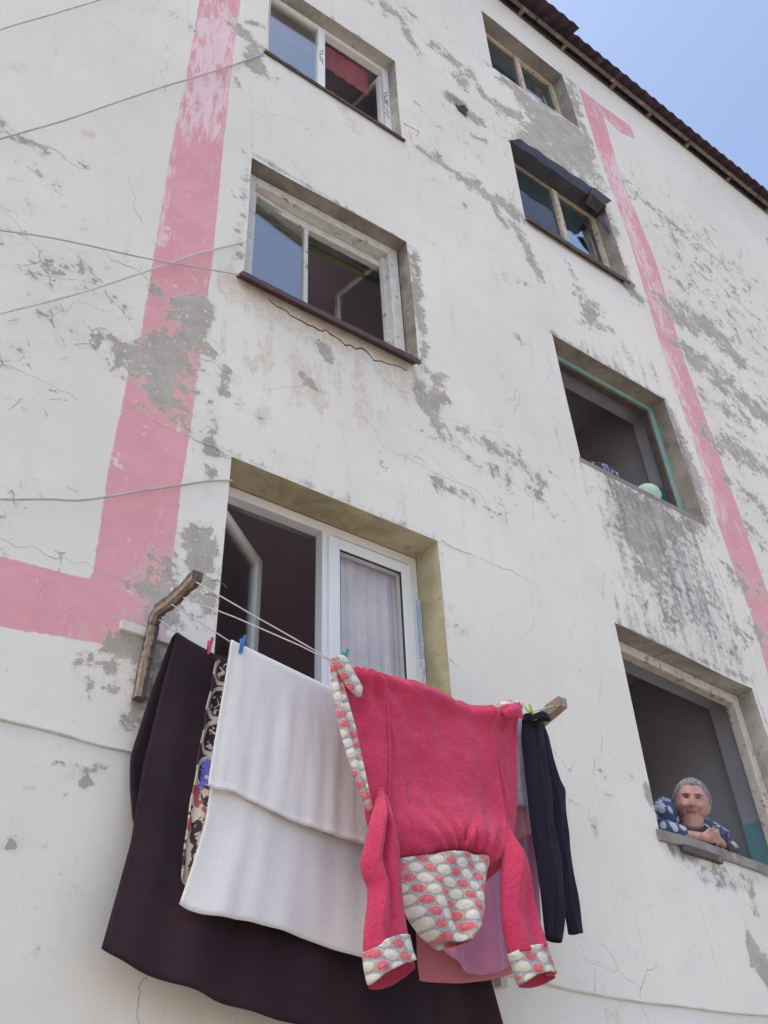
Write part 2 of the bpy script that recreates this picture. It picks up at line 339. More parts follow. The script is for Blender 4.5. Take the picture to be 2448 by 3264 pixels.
def und(x, z):
    return -.004*(1+math.sin(x*1.7+math.sin(z*1.1)*2))-.003*(1+math.sin(z*2.3+x*.7))
class MB:
    def __init__(s): s.v = []; s.f = []; s.fm = []; s.uv = {}
    def box(s, x0, x1, y0, y1, z0, z1, m=0):
        i = len(s.v); s.v += [(x, y, z) for z in (z0, z1) for y in (y0, y1) for x in (x0, x1)]
        for q in ((0, 2, 3, 1), (4, 5, 7, 6), (0, 1, 5, 4), (2, 6, 7, 3), (0, 4, 6, 2), (1, 3, 7, 5)):
            s.f.append(tuple(i+k for k in q)); s.fm.append(m)
        return s
    def hexa(s, pts, m=0):     # 8 points ordered as box
        i = len(s.v); s.v += [tuple(p) for p in pts]
        for q in ((0, 2, 3, 1), (4, 5, 7, 6), (0, 1, 5, 4), (2, 6, 7, 3), (0, 4, 6, 2), (1, 3, 7, 5)):
            s.f.append(tuple(i+k for k in q)); s.fm.append(m)
        return s
    def tube(s, pts, r, n=8, m=0, cap=True):
        pts = [Vector(p) for p in pts]; i0 = len(s.v); rr = r if isinstance(r, (list, tuple)) else [r]*len(pts)
        ref = Vector((.31, .2, .93))
        for k, p in enumerate(pts):
            t = (pts[min(k+1, len(pts)-1)]-pts[max(k-1, 0)]).normalized()
            a = t.cross(ref).normalized(); b = t.cross(a)
            for j in range(n):
                q = 2*math.pi*j/n; s.v.append(tuple(p+(a*math.cos(q)+b*math.sin(q))*rr[k]))
        for k in range(len(pts)-1):
            for j in range(n):
                s.f.append((i0+k*n+j, i0+k*n+(j+1) % n, i0+(k+1)*n+(j+1) % n, i0+(k+1)*n+j)); s.fm.append(m)
        if cap:
            s.f.append(tuple(i0+j for j in range(n))[::-1]); s.fm.append(m)
            s.f.append(tuple(i0+(len(pts)-1)*n+j for j in range(n))); s.fm.append(m)
        return s
    def prism(s, xz, y0, y1, m=0):
        n = len(xz); i = len(s.v); s.v += [(x, y0, z) for x, z in xz]+[(x, y1, z) for x, z in xz]
        s.f.append(tuple(range(i, i+n))); s.f.append(tuple(range(i+2*n-1, i+n-1, -1))); s.fm += [m, m]
        for k in range(n): s.f.append((i+k, i+n+k, i+n+(k+1) % n, i+(k+1) % n)); s.fm.append(m)
        return s
    def build(s, name, mat, parent=None, wrp=False, smooth=False, bevel=0):
        root = parent
        while root is not None and root.parent is not None: root = root.parent
        off = ROOTLOC.get(root, Vector((0, 0, 0)))
        v = s.v
        if wrp:
            a = np.array(v, float); xz = warp_np(a[:, [0, 2]]); a[:, 0] = xz[:, 0]; a[:, 2] = xz[:, 1]; v = a.tolist()
        me = bpy.data.meshes.new(name); me.from_pydata([(p[0]-off[0], p[1]-off[1], p[2]-off[2]) for p in v], [], s.f)
        mats = mat if isinstance(mat, (list, tuple)) else [mat]
        for m in mats: me.materials.append(m)
        me.polygons.foreach_set('material_index', s.fm)
        bm = bmesh.new(); bm.from_mesh(me); bmesh.ops.recalc_face_normals(bm, faces=bm.faces); bm.to_mesh(me); bm.free()
        if smooth: me.polygons.foreach_set('use_smooth', [True]*len(me.polygons))
        o = bpy.data.objects.new(name, me); COL.objects.link(o)
        if parent is not None: o.parent = parent
        if bevel:
            b = o.modifiers.new('bevel', 'BEVEL'); b.width = bevel; b.segments = 2; b.limit_method = 'ANGLE'
        return o

# ================================================================== GROUND
g = MB(); g.f.append((0, 1, 2, 3)); g.fm.append(0); g.v += [(-400, -400, 0), (400, -400, 0), (400, 400, 0), (-400, 400, 0)]
tag(g.build('ground', M_ASPH), kind='structure')

# ================================================================== BUILDING
B = empty('apartment_building', (4, 0, 0), 'whitewashed four storey block with pink painted bands and a corrugated roof', 'building')
AR = [(1.60, 2.92, 3.55, 4.92), (1.60, 2.92, 6.34, 7.64), (1.60, 2.92, 9.12, 10.45)]
BR = [(4.33, 5.69, 3.50, 4.82), (4.33, 5.69, 6.26, 7.60), (4.33, 5.69, 9.15, 10.51), (4.33, 5.69, 11.97, 13.27)]
HOLES = AR+BR
def axis(breaks, lo, hi, step, outer):
    pts = sorted(set([lo, hi]+[b for b in breaks if lo < b < hi])); r = []
    for a, b in zip(pts[:-1], pts[1:]):
        n = max(1, int(round((b-a)/step))); r += [a+(b-a)*i/n for i in range(n)]
    r.append(hi); return np.array(list(outer[0])+r+list(outer[1]))
xs = axis([h[0] for h in HOLES]+[h[1] for h in HOLES], -.4, 10.6, .030, ([-8, -6, -4, -2.4, -1.2], [11.5, 13, 15, 17, 19]))
zs = axis([h[2] for h in HOLES]+[h[3] for h in HOLES], 1.8, 13.86, .030, ([0, .5, 1.0, 1.5], [13.89]))
def roofline(x): return 14.06-(x-4.7)*.032
NX, NZ = len(xs), len(zs)
XX, ZZ = np.meshgrid(xs, zs); P = np.stack([XX.ravel(), ZZ.ravel()], 1)
Wp = np.empty_like(P)
for i in range(0, len(P), 20000): Wp[i:i+20000] = warp_np(P[i:i+20000])
top = P[:, 1] > 13.87; Wp[top, 1] = roofline(P[top, 0])
mid = (P[:, 1] > 13.3) & ~top; Wp[mid, 1] = np.minimum(Wp[mid, 1], roofline(P[mid, 0])-.01*(14-P[mid, 1]))
def sdist(poly, Q):      # signed distance, positive inside
    poly = np.array(poly, float); d = np.full(len(Q), 1e9); ins = np.zeros(len(Q), bool)
    for a, b in zip(poly, np.roll(poly, -1, 0)):
        e = b-a; w_ = Q-a; t = np.clip((w_@e)/(e@e+1e-12), 0, 1); d = np.minimum(d, np.hypot(*(w_-t[:, None]*e).T))
        c = ((a[1] > Q[:, 1]) != (b[1] > Q[:, 1])); 
        with np.errstate(divide='ignore', invalid='ignore'): xi = (b[0]-a[0])*(Q[:, 1]-a[1])/(b[1]-a[1])+a[0]
        ins ^= c & (Q[:, 0] < xi)
    return np.where(ins, d, -d)
def ldist(line, Q):
    line = np.array(line, float); d = np.full(len(Q), 1e9)
    for a, b in zip(line[:-1], line[1:]):
        e = b-a; w_ = Q-a; t = np.clip((w_@e)/(e@e+1e-12), 0, 1); d = np.minimum(d, np.hypot(*(w_-t[:, None]*e).T))
    return d
def WPX(pts): return [unz(*p) for p in pts]
def off(o, s, pts): return WPX([(o[0]+a*s, o[1]+b*s) for a, b in pts])
KC = 1224/1659
c1 = lambda *p: off((0, 0), KC, p)
c2 = lambda *p: off((1224, 0), KC, p)
c3 = lambda *p: off((0, 1088), KC, p)
c4 = lambda *p: off((1224, 1088), KC, p)
c5 = lambda *p: off((0, 2176), KC, p)
c6 = lambda *p: off((1224, 2176), KC, p)
Q = Wp
F_ = {k: np.zeros(len(Q)) for k in ('conc', 'dirt_dark', 'tan', 'fade', 'crack')}
def poly(kind, pts, amp=1., soft=.12):
    v = amp*np.clip(.5+sdist(pts, Q)/soft/2, 0, 1); F_[kind] = np.maximum(F_[kind], v)
def stroke(kind, pts, r, amp=1.):
    v = amp*np.exp(-(ldist(pts, Q)/r)**2*.7); F_[kind] = np.maximum(F_[kind], v)
# pink bands
pinkp = [
 WPX([(655, -300), (800, -300), (767, 0), (744, 150), (712, 460), (680, 800), (640, 1088), (608, 1350), (575, 1560), (549, 1793), (520, 2140), (487, 2110), (350, 2060), (0, 2000), (-300, 1930), (-300, 1690), (0, 1775), (140, 1812), (291, 1851), (345, 1500), (405, 1200), (445, 1075), (485, 830), (545, 480), (595, 230), (635, 0)]),
 WPX([(1844, 280), (1906, 330), (2006, 402), (2024, 446), (1975, 425), (1921, 372), (1969, 531), (2021, 664), (2087, 834), (2146, 1033), (2161, 1088), (2257, 1361), (2338, 1590), (2448, 1892), (2600, 2400), (2600, 2700), (2448, 2170), (2397, 1973), (2286, 1663), (2213, 1427), (2102, 1088), (2084, 1033), (1999, 753), (1914, 509), (1866, 361)]),
 WPX([(2440, 755), (2600, 840), (2600, 930), (2455, 800)])]
pink = np.max([sdist(p, Q) for p in pinkp], 0)
# brushed-out places
poly('fade', c1((830, 60), (1050, 60), (1000, 400), (970, 600), (760, 520), (800, 300)), 1.0, .3)
poly('fade', c2((930, 680), (1040, 680), (1090, 900), (1000, 900)), .9, .3); poly('fade', c2((860, 400), (1060, 560), (1000, 640)), .6, .3)
stroke('fade', c2((1020, 800), (1060, 1000), (1170, 1250), (1200, 1400)), .14, .62)
stroke('fade', c4((1230, 60), (1300, 350), (1400, 650), (1440, 740)), .16, .62)
stroke('fade', c1((740, 650), (700, 900), (680, 1050)), .05, .5)
# bare render
poly('conc', c1((770, 1265), (860, 1275), (925, 1330), (880, 1475), (800, 1475), (780, 1400), (710, 1390)), 1.05, .07)
poly('conc', c1((640, 1225), (720, 1240), (700, 1290), (640, 1270)), .7, .08)
poly('conc', c3((470, -10), (820, -60), (880, 20), (850, 60), (830, 230), (820, 380), (760, 400), (700, 330), (640, 270), (600, 190), (520, 150), (470, 110)), .86, .14)
poly('conc', c3((540, 60), (680, 40), (720, 120), (640, 170), (540, 165)), .95, .07); poly('conc', c3((640, 200), (720, 200), (700, 280), (640, 275)), .95, .05)
poly('conc', c3((720, 330), (820, 290), (810, 390), (740, 370)), .85, .06)
poly('conc', c3((640, 950), (860, 920), (880, 1080), (780, 1180), (740, 1330), (690, 1420), (600, 1475), (540, 1420), (430, 1330), (380, 1290), (520, 1270), (560, 1200), (480, 1120), (560, 1010)), .78, .2)
poly('conc', c3((540, 1110), (700, 1010), (760, 1090), (690, 1350), (540, 1210)), .84, .2)
poly('conc', c3((300, 1320), (560, 1380), (600, 1475), (500, 1475), (380, 1430)), .82, .12)
poly('conc', c5((350, 60), (420, 70), (410, 130), (355, 110)), .95, .04); poly('conc', c5((560, 0), (680, 0), (640, 60), (590, 160), (545, 210), (560, 120)), .85, .07)
stroke('conc', c5((480, 40), (500, 30)), .03, .9); stroke('conc', c5((370, 40), (410, 10)), .03, .7)
stroke('conc', c5((230, 340), (300, 370), (350, 380), (440, 375), (490, 330)), .018, .40)
stroke('conc', c3((970, 100), (960, 230)), .04, .72); stroke('conc', c3((870, 30), (910, 70)), .045, .9); stroke('conc', c3((915, 300), (930, 370), (900, 480)), .04, .55)
stroke('conc', c3((820, 860), (890, 870), (850, 1000), (870, 1090)), .09, .74); stroke('conc', c3((940, 560), (900, 560)), .04, .5)
stroke('conc', c1((1040, 140), (1110, 200), (1090, 260), (1110, 300)), .10, .74); stroke('conc', c1((1060, 100), (1140, 110)), .04, .6); stroke('conc', c1((1020, 350), (1030, 375)), .035, .8)
stroke('conc', c1((810, 100), (830, 130)), .03, .6); stroke('conc', c1((1040, 640), (1080, 700)), .035, .62)
poly('conc', c1((0, 560), (120, 560), (300, 680), (380, 740), (250, 730), (60, 640)), .40, .2); stroke('conc', c1((110, 620), (180, 660)), .06, .56)
poly('conc', c1((-50, 880), (120, 860), (260, 900), (320, 1050), (480, 1150), (620, 1300), (620, 1475), (-50, 1475)), .37, .4)
poly('crack', c1((-50, 880), (120, 860), (260, 900), (320, 1050), (480, 1150), (640, 1300), (640, 1475), (-50, 1475)), .8, .5)
poly('crack', c3((-50, -20), (450, -20), (500, 300), (350, 400), (-50, 350)), .50, .4); poly('crack', c3((-50, 560), (200, 600), (400, 900), (380, 1030), (-50, 950)), .62, .4)
poly('crack', c3((560, 900), (900, 880), (880, 1300), (560, 1300)), .55, .4); poly('conc', c3((0, 690), (100, 740), (90, 860), (0, 830)), .45, .2)
poly('crack', c3((820, 20), (1060, 100), (1000, 520), (820, 470)), .62, .3); poly('conc', c3((860, 60), (1000, 100), (980, 480), (860, 400)), .38, .3)
poly('crack', c4((0, 440), (700, 560), (860, 860), (500, 800), (0, 560)), .66, .4); poly('conc', c4((200, 420), (680, 560), (760, 640), (720, 760), (460, 640), (300, 520)), .40, .25)
# around the left windows
stroke('conc', c2((100, 1090), (130, 1220), (140, 1320)), .045, .66); stroke('conc', c4((160, 20), (170, 120), (160, 200)), .07, .60)
stroke('conc', c4((250, 165), (200, 250), (215, 330), (260, 390), (350, 400), (480, 470), (620, 560), (680, 620)), .10, .60)
stroke('conc', c4((160, 260), (240, 360)), .07, .85); stroke('conc', c4((230, 600), (420, 700), (450, 730)), .07, .48)
poly('conc', c4((20, 770), (100, 760), (90, 790), (40, 800)), .66, .04)
poly('tan', c3((900, -40), (1150, -60), (1500, 40), (1800, 140), (1790, 300), (1560, 330), (1300, 230), (1100, 260), (980, 130)), .68, .35)
poly('tan', c1((900, 1300), (1050, 1240), (1300, 1400), (1300, 1475), (900, 1475)), .62, .3)
stroke('tan', c3((1300, 100), (1340, 200)), .13, .9); stroke('tan', c3((1560, 230), (1580, 330)), .12, .8); stroke('conc', c3((1410, 40), (1420, 70)), .06, .85); stroke('conc', c3((1300, 170), (1350, 190)), .07, .55)
stroke('tan', c1((1020, 1260), (1300, 1400), (1659, 1590), (1800, 1660)), .16, .85); stroke('tan', c2((0, 1400), (100, 1475)), .1, .5)
poly('tan', c1((1180, 300), (1240, 350), (1200, 380)), .6, .1); stroke('conc', c1((1190, 340), (1210, 345)), .025, .55); stroke('tan', c1((1480, 470), (1520, 560)), .08, .8)
poly('tan', c2((-280, -60), (60, -60), (130, 60), (60, 100), (-100, 0)), .5, .3); poly('conc', c2((-160, -60), (60, -40), (180, 100), (120, 180), (40, 90), (-80, 30)), .46, .3)
stroke('dirt_dark', c1((1600, 935), (1659, 960)), .04, .5)
# between the columns
stroke('conc', c2((60, 60), (130, 200)), .12, .52); stroke('conc', c2((230, 210), (290, 260), (370, 310), (330, 360)), .13, .62)
stroke('conc', c2((170, 650), (300, 740), (430, 830), (560, 910)), .13, .63); stroke('conc', c2((400, 810), (470, 860)), .09, .8)
stroke('conc', c2((560, 980), (610, 1060), (660, 1190)), .09, .70); stroke('conc', c2((480, 880), (520, 980)), .08, .55); stroke('conc', c2((290, 830), (340, 880)), .06, .45)
stroke('conc', c2((420, 400), (500, 480), (590, 500)), .10, .70); stroke('conc', c2((360, 300), (430, 420)), .1, .56)
poly('conc', c2((60, 440), (560, 560), (560, 700), (400, 680), (160, 560)), .33, .3)
stroke('conc', c2((780, 1130), (820, 1200)), .06, .55); stroke('conc', c2((830, 1260), (900, 1330), (880, 1400)), .11, .66); stroke('conc', c2((880, 1380), (970, 1430)), .10, .58); stroke('conc', c2((570, 1220), (610, 1230)), .05, .5)
stroke('dirt_dark', c2((310, 440), (350, 490)), .10, 1.0); stroke('conc', c2((280, 420), (340, 460), (400, 520)), .10, .9)  # first stroke paints the darkness of a hole in the plaster
# stains below and beside the right windows
poly('conc', c2((470, 300), (620, 390), (845, 545), (900, 620), (950, 830), (760, 740), (600, 640), (540, 590), (610, 500), (560, 440)), .82, .22)
stroke('conc', c2((800, 350), (850, 540), (900, 640)), .12, .60)
stroke('dirt_dark', c2((700, 600), (880, 700)), .25, .25)
stroke('conc', c2((940, 900), (980, 1000), (1030, 1200), (1090, 1290)), .14, .66)
stroke('dirt_dark', c2((560, 860), (540, 980)), .10, .35); stroke('conc', c2((540, 900), (590, 1000)), .08, .62)
poly('dirt_dark', c4((760, -20), (900, 20), (1230, 260), (1250, 330), (1100, 180), (900, 60)), .66, .2)
stroke('dirt_dark', c4((1050, 60), (1180, 150)), .25, .34)
stroke('dirt_dark', c4((1240, 300), (1290, 470), (1370, 760)), .055, .78); stroke('conc', c4((1290, 430), (1340, 600), (1400, 780)), .10, .74)
poly('dirt_dark', c4((900, 540), (1385, 780), (1380, 870), (1300, 880), (1100, 760), (1060, 900), (1110, 1100), (1060, 1080), (980, 850), (940, 700)), .85, .3)
poly('dirt_dark', c4((950, 600), (1390, 790), (1440, 1000), (1560, 1400), (1500, 1450), (1200, 1290), (1120, 1160), (1060, 900)), .66, .4)
poly('conc', c4((950, 580), (1390, 790), (1400, 900), (1250, 850), (1220, 1100), (1130, 1100), (1050, 880), (960, 700)), .74, .3)
poly('conc', c4((1100, 900), (1400, 900), (1540, 1400), (1300, 1400), (1150, 1200)), .38, .3)
poly('dirt_dark', c4((960, 1100), (1110, 1130), (1300, 1290), (1520, 1440), (1500, 1475), (1250, 1380), (1040, 1240)), .62, .25)
stroke('dirt_dark', c4((780, 480), (860, 560), (900, 600)), .14, .28)
for (x0_, x1_, z0_, z1_), a_ in ((AR[1], .66), (BR[1], .72), (BR[0], .62), (AR[2], .45), (AR[0], .42)):
    stroke('dirt_dark', [(x0_, z1_+.015), (x1_, z1_+.015)], .035, a_); stroke('dirt_dark', [(x1_+.01, z1_), (x1_+.015, z0_)], .03, a_*.85)
stroke('conc', [(2.96, 7.6), (2.95, 6.5)], .05, .62); stroke('conc', [(1.56, 7.5), (1.54, 6.5)], .04, .50)
poly('conc', c4((960, 580), (1385, 790), (1330, 880), (1240, 830), (1210, 1090), (1120, 1080), (1060, 880), (1000, 700)), .98, .2)
# to the right of the second pink band
stroke('conc', c2((1050, 790), (1160, 900), (1260, 990), (1400, 1100)), .16, .55); stroke('conc', c2((1250, 1350), (1330, 1380), (1420, 1430), (1500, 1520)), .26, .72)
poly('conc', c2((1000, 760), (1250, 850), (1659, 1200), (1800, 1700), (1300, 1500), (1150, 1100)), .34, .5)
stroke('conc', c4((1310, 60), (1420, 140), (1560, 260), (1659, 330)), .24, .66); stroke('conc', c4((1370, 230), (1560, 340)), .16, .58); stroke('conc', c4((1430, 420), (1560, 500), (1659, 570)), .2, .64)
stroke('conc', c4((1480, 590), (1570, 680), (1659, 760)), .14, .52); stroke('conc', c4((1580, 820), (1659, 900)), .14, .5)
poly('conc', c4((1280, -40), (1659, -40), (1659, 1200), (1560, 900), (1400, 400)), .36, .4)
stroke('conc', c4((1500, 1000), (1600, 1060)), .16, .50); stroke('conc', c4((1540, 1250), (1659, 1300)), .2, .46)
# bottom right
poly('conc', c6((1115, 440), (1140, 440), (1180, 560), (1150, 545)), .98, .03)
poly('conc', c6((1190, 640), (1330, 760), (1659, 840), (1659, 900), (1400, 860), (1290, 790), (1220, 720)), .66, .08); stroke('dirt_dark', c6((1240, 710), (1340, 755)), .05, .95)
stroke('dirt_dark', c6((1380, 850), (1560, 890)), .05, .55); stroke('conc', c6((1580, 900), (1590, 980)), .04, .55)
poly('conc', c6((1545, 990), (1570, 1080), (1659, 1200), (1659, 1330), (1640, 1290), (1575, 1230), (1560, 1130)), .98, .03)
stroke('conc', c6((900, 600), (915, 670)), .018, .7); stroke('tan', c6((900, 600), (910, 640)), .04, .9); stroke('conc', c6((930, 380), (950, 405)), .018, .9)
stroke('tan', c6((970, 1440), (985, 1450)), .05, .7); stroke('conc', c4((280, 1160), (300, 1230)), .06, .52)
stroke('tan', c4((735, 370), (765, 480)), .028, .95); stroke('tan', c1((360, 575), (390, 580)), .035, 1.2)
for _ in range(46):      # small chips on the lower left
    x, y = random.uniform(0, 300), random.uniform(2450, 3050)
    stroke('conc', WPX([(x, y), (x+6, y+5)]), random.uniform(.004, .010), random.uniform(.4, .7))
inside = np.zeros((NZ-1, NX-1), bool); cx = (xs[:-1]+xs[1:])/2; cz = (zs[:-1]+zs[1:])/2
for h in HOLES: inside |= ((cx[None] > h[0]) & (cx[None] < h[1]) & (cz[:, None] > h[2]) & (cz[:, None] < h[3]))
jj, ii = np.nonzero(~inside); a = jj*NX+ii
faces = np.stack([a, a+1, a+1+NX, a+NX], 1)
co = np.zeros((len(Q), 3)); co[:, 0] = Q[:, 0]-4; co[:, 2] = Q[:, 1]
# slight hand-trowelled unevenness
co[:, 1] = -.004*(1+np.sin(Q[:, 0]*1.7+np.sin(Q[:, 1]*1.1)*2))-.003*(1+np.sin(Q[:, 1]*2.3+Q[:, 0]*.7))
for h in HOLES:          # keep edges of openings tight
    dx = np.maximum(np.maximum(h[0]-P[:, 0], P[:, 0]-h[1]), 0); dz = np.maximum(np.maximum(h[2]-P[:, 1], P[:, 1]-h[3]), 0)
    co[:, 1] *= np.clip(np.hypot(dx, dz)/.25, 0, 1)
me = bpy.data.meshes.new('wall'); me.vertices.add(len(Q)); me.vertices.foreach_set('co', co.ravel())
me.loops.add(faces.size); me.loops.foreach_set('vertex_index', faces.ravel().astype(np.int32))
me.polygons.add(len(faces)); me.polygons.foreach_set('loop_start', np.arange(0, faces.size, 4, dtype=np.int32))
me.polygons.foreach_set('loop_total', np.full(len(faces), 4, np.int32)); me.update(calc_edges=True); me.validate()
me.polygons.foreach_set('use_smooth', [True]*len(me.polygons))
for k, v in list(F_.items())+[('pink', np.clip(pink, -.3, .3))]:
    at = me.attributes.new(k, 'FLOAT', 'POINT'); at.data.foreach_set('value', v.astype(np.float32))
me.materials.append(M_WALL); wo = bpy.data.objects.new('wall', me); COL.objects.link(wo); wo.parent = B
sw = MB()        # gable ends and back wall
sw.box(-8.3, -8.004, .002, 9.7, 0, 14.4).box(19.004, 19.3, .002, 9.7, 0, 13.5).box(-8.3, 19.3, 9.704, 10, 0, 13.6)
sw.build('side_wall', M_SILLC, B)

def reveal(h, mat, depth=.38, back=None, split=.16):
    """top, right, bottom, left faces of an opening as one slab lining, run from the wall face inwards"""
    x0, x1, z0, z1 = h; t = .06; mb = MB(); e = .0015
    mb.box(x0-t, x0+e, .0015, split, z0-t, z1+t); mb.box(x1-e, x1+t, .0015, split, z0-t, z1+t)
    mb.box(x0+e, x1-e, .0015, split, z1-e, z1+t); mb.box(x0+e, x1-e, .0015, split, z0-t, z0+e)
    o = mb.build('window_reveal', mat, B, True)
    mb = MB(); s2 = split+.0005
    mb.box(x0-t, x0-.01, s2, depth, z0-t, z1+t); mb.box(x1+.01, x1+t, s2, depth, z0-t, z1+t)
    mb.box(x0-.01, x1+.01, s2, depth, z1+.01, z1+t); mb.box(x0-.01, x1+.01, s2, depth, z0-t, z0-.002)
    mb.build('inner_reveal', back or M_INNER, B, True)
    return o
def room(h, mat, depth=1.9, dx=(.9, .9), dz=(1.0, .5)):
    x0, x1, z0, z1 = h; a0, a1, b0, b1 = x0-dx[0], x1+dx[1], z0-dz[0], z1+dz[1]; y0 = .381; y1 = y0+depth; t = .05; mb = MB()
    mb.box(a0-t, a0, y0, y1, b0, b1); mb.box(a1, a1+t, y0, y1, b0, b1); mb.box(a0-t, a1+t, y1, y1+t, b0-t, b1+t)
    mb.box(a0-t, a1+t, y0, y1, b1, b1+t); mb.box(a0-t, a1+t, y0, y1, b0-t, b0)
    # inside face of the outer wall round the opening
    mb.box(a0, x0-.062, y0-.02, y0, b0, b1); mb.box(x1+.062, a1, y0-.02, y0, b0, b1)
    mb.box(x0-.062, x1+.062, y0-.02, y0, z1+.062, b1); mb.box(x0-.062, x1+.062, y0-.02, y0, b0, z0-.062)
    mb.build('room_wall', mat, B)
reveal(AR[0], M_REV['yellow'], split=.20); reveal(AR[1], M_REV['grey']); reveal(AR[2], M_REV['pale'])
reveal(BR[0], M_REV['pale']); reveal(BR[1], M_REV['grey']); reveal(BR[2], M_REV['plain']); reveal(BR[3], M_REV['plain'], split=.19)
for h in AR: room(h, M_ROOM)
for h in BR: room(h, M_STAIR, 2.6, (.25, .12), (.78, .55))
# painted dado inside the stair windows and sloping underside of the stair flights
for (x0, x1, z0, z1), zt, m in ((BR[0], 3.97, M_TEALB), (BR[1], 6.80, M_TEAL)):
    MB().box(x1-.004, x1+.008, .20, .379, z0, zt).build('painted_dado', m, B, True)
for (x0, x1, z0, z1) in BR[:3]:
    MB().hexa([(x0-.24, 1.3, z1-.62), (x1+.10, 1.3, z1+.06), (x0-.24, 2.9, z1-.62), (x1+.10, 2.9, z1+.06),
               (x0-.24, 1.3, z1-.40), (x1+.10, 1.3, z1+.28), (x0-.24, 2.9, z1-.40), (x1+.10, 2.9, z1+.28)]).build('stair_flight', M_SLAB, B)

# ---- windows
def frame_boxes(mb, x0, x1, z0, z1, w_, y0, y1, m=0):
    mb.box(x0, x0+w_, y0, y1, z0, z1, m).box(x1-w_, x1, y0, y1, z0, z1, m)
    mb.box(x0+w_, x1-w_, y0+.001, y1-.001, z1-w_, z1-.0005, m).box(x0+w_, x1-w_, y0+.001, y1-.001, z0+.0005, z0+w_, m); return mb
def swung(parent, hx, hy, width, z0, z1, ang, sgn, w_, th, mat, glassmat, gname='pane'):
    """a sash turned about its hinge by ang degrees into the room"""
    def T(mb):
        c, s_ = math.cos(rad(ang)), math.sin(rad(ang))
        mb.v = [(hx+sgn*(x*c)-sgn*0-(y*s_)*sgn, hy+x*s_+y*c, z) for x, y, z in mb.v]; return mb
    o = T(frame_boxes(MB(), 0, width, z0, z1, w_, 0, th)).build('sash', mat, parent, True, bevel=.003)
    T(MB().box(w_-.005, width-w_+.005, th*.4, th*.4+.006, z0+w_-.005, z1-w_+.005)).build(gname, glassmat, parent, True)
    return o
# A1: white plastic window, left half open, right half closed
x0, x1, z0, z1 = AR[0]
f = frame_boxes(MB(), x0+.003, x1-.003, z0+.003, z1-.003, .06, .2, .27).box(2.275, 2.345, .2, .27, z0+.065, z1-.065)
wA1 = f.build('window', M_PVC, B, True, bevel=.004)
frame_boxes(MB(), 2.305, 2.862, z0+.065, z1-.085, .072, .182, .24).build('sash', M_PVC, wA1, True, bevel=.005)
frame_boxes(MB(), 2.374, 2.793, z0+.135, z1-.155, .007, .186, .2).build('gasket', M_BLACK, wA1, True)
MB().box(2.38, 2.787, .205, .212, z0+.141, z1-.162).build('pane', M_GLASSC, wA1, True)
swung(wA1, 1.665, .235, .60, z0+.07, z1-.075, 38, 1, .06, .05, M_PVC, M_GLASS)
MB().box(2.893, 2.913, .18, .199, z0+.01, 4.62).build('blue_backed_foam', simple('blue_film', (.50, .56, .60), (.38, .48, .58), 22, .6, .3, (1, 1, 1), .003, ((.75, .75, .7), 14, .5)), wA1, True)
MB().box(x0-.02, x1+.02, -.05, .2, z0-.03, z0-.003).build('sill', M_PVCOLD, wA1, True)
# curtain (hangs in the room)
def wavy_sheet(name, mat, x0, x1, y, z0, z1, amp, k, th=.004, nx=120, nz=14, parent=None):
    mb = MB()
    for j in range(nz+1):
        for i in range(nx+1):
            t = i/nx; u = j/nz; mb.v.append((lerp(x0, x1, t), y+amp*(math.sin(k*t*6.283+.6*math.sin(t*9))+.4*math.sin(k*2.3*t*6.283+1))*(.5+.5*u), lerp(z1, z0, u)))
    for j in range(nz):
        for i in range(nx): q = j*(nx+1)+i; mb.f.append((q, q+1, q+nx+2, q+nx+1)); mb.fm.append(0)
    o = mb.build(name, mat, parent, smooth=True); md = o.modifiers.new('thick', 'SOLIDIFY'); md.thickness = th; return o
c = wavy_sheet('curtain', M_SHEER, 2.36, 2.86, .275, 3.62, 4.86, .010, 6)
tag(c, 'pale pinkish sheer curtain behind the closed pane of the yellow edged window', 'curtain')
# A2: old painted wooden window
x0, x1, z0, z1 = AR[1]
f = frame_boxes(MB(), x0+.012, x1-.012, z0+.003, z1-.003, .085, .105, .19); f.box(x0+.003, x1-.003, .19, .24, z1-.16, z1-.004)
wA2 = f.build('window', M_PVCOLD, B, True, bevel=.005)
swung(wA2, 1.70, .15, .475, z0+.09, z1-.095, 6, 1, .032, .035, M_PVCOLD, M_GLASS)
swung(wA2, 2.80, .15, .50, z0+.09, z1-.095, 78, -1, .04, .035, M_PVCOLD, M_GLASS)
MB().box(x0+.3, x1-.01, .33, .36, z1-.13, z1-.09).build('inner_trim', simple('green_trim', (.16, .20, .10), (.12, .16, .08), 5), wA2, True)
def sill_sheet(parent, x0, x1, z, yo, mat, drop=.05, slope=.05, jag=0):
    n = 26; mb = MB(); top_ = []
    for i in range(n+1):
        x = lerp(x0, x1, i/n); j = jag*random.uniform(-1, 1)
        mb.v += [(x, .12, z+.012), (x, yo+j, z-slope+j*.4), (x, yo+j+.004, z-slope-drop+j), (x, yo+j+.012, z-slope-drop+j), (x, yo+.012+j, z-slope-.01), (x, .12, z-.004)]
    for i in range(n):
        for k in range(6): a_ = i*6+k; b_ = i*6+(k+1) % 6; mb.f.append((a_, b_, b_+6, a_+6)); mb.fm.append(0)
    mb.f.append(tuple(range(6))); mb.f.append(tuple(n*6+k for k in range(6))[::-1]); mb.fm += [0, 0]
    return mb.build('sill', mat, parent, True)
sill_sheet(wA2, x0-.045, x1-.05, z0+.045, -.085, M_RUST, .035, .10, .004)
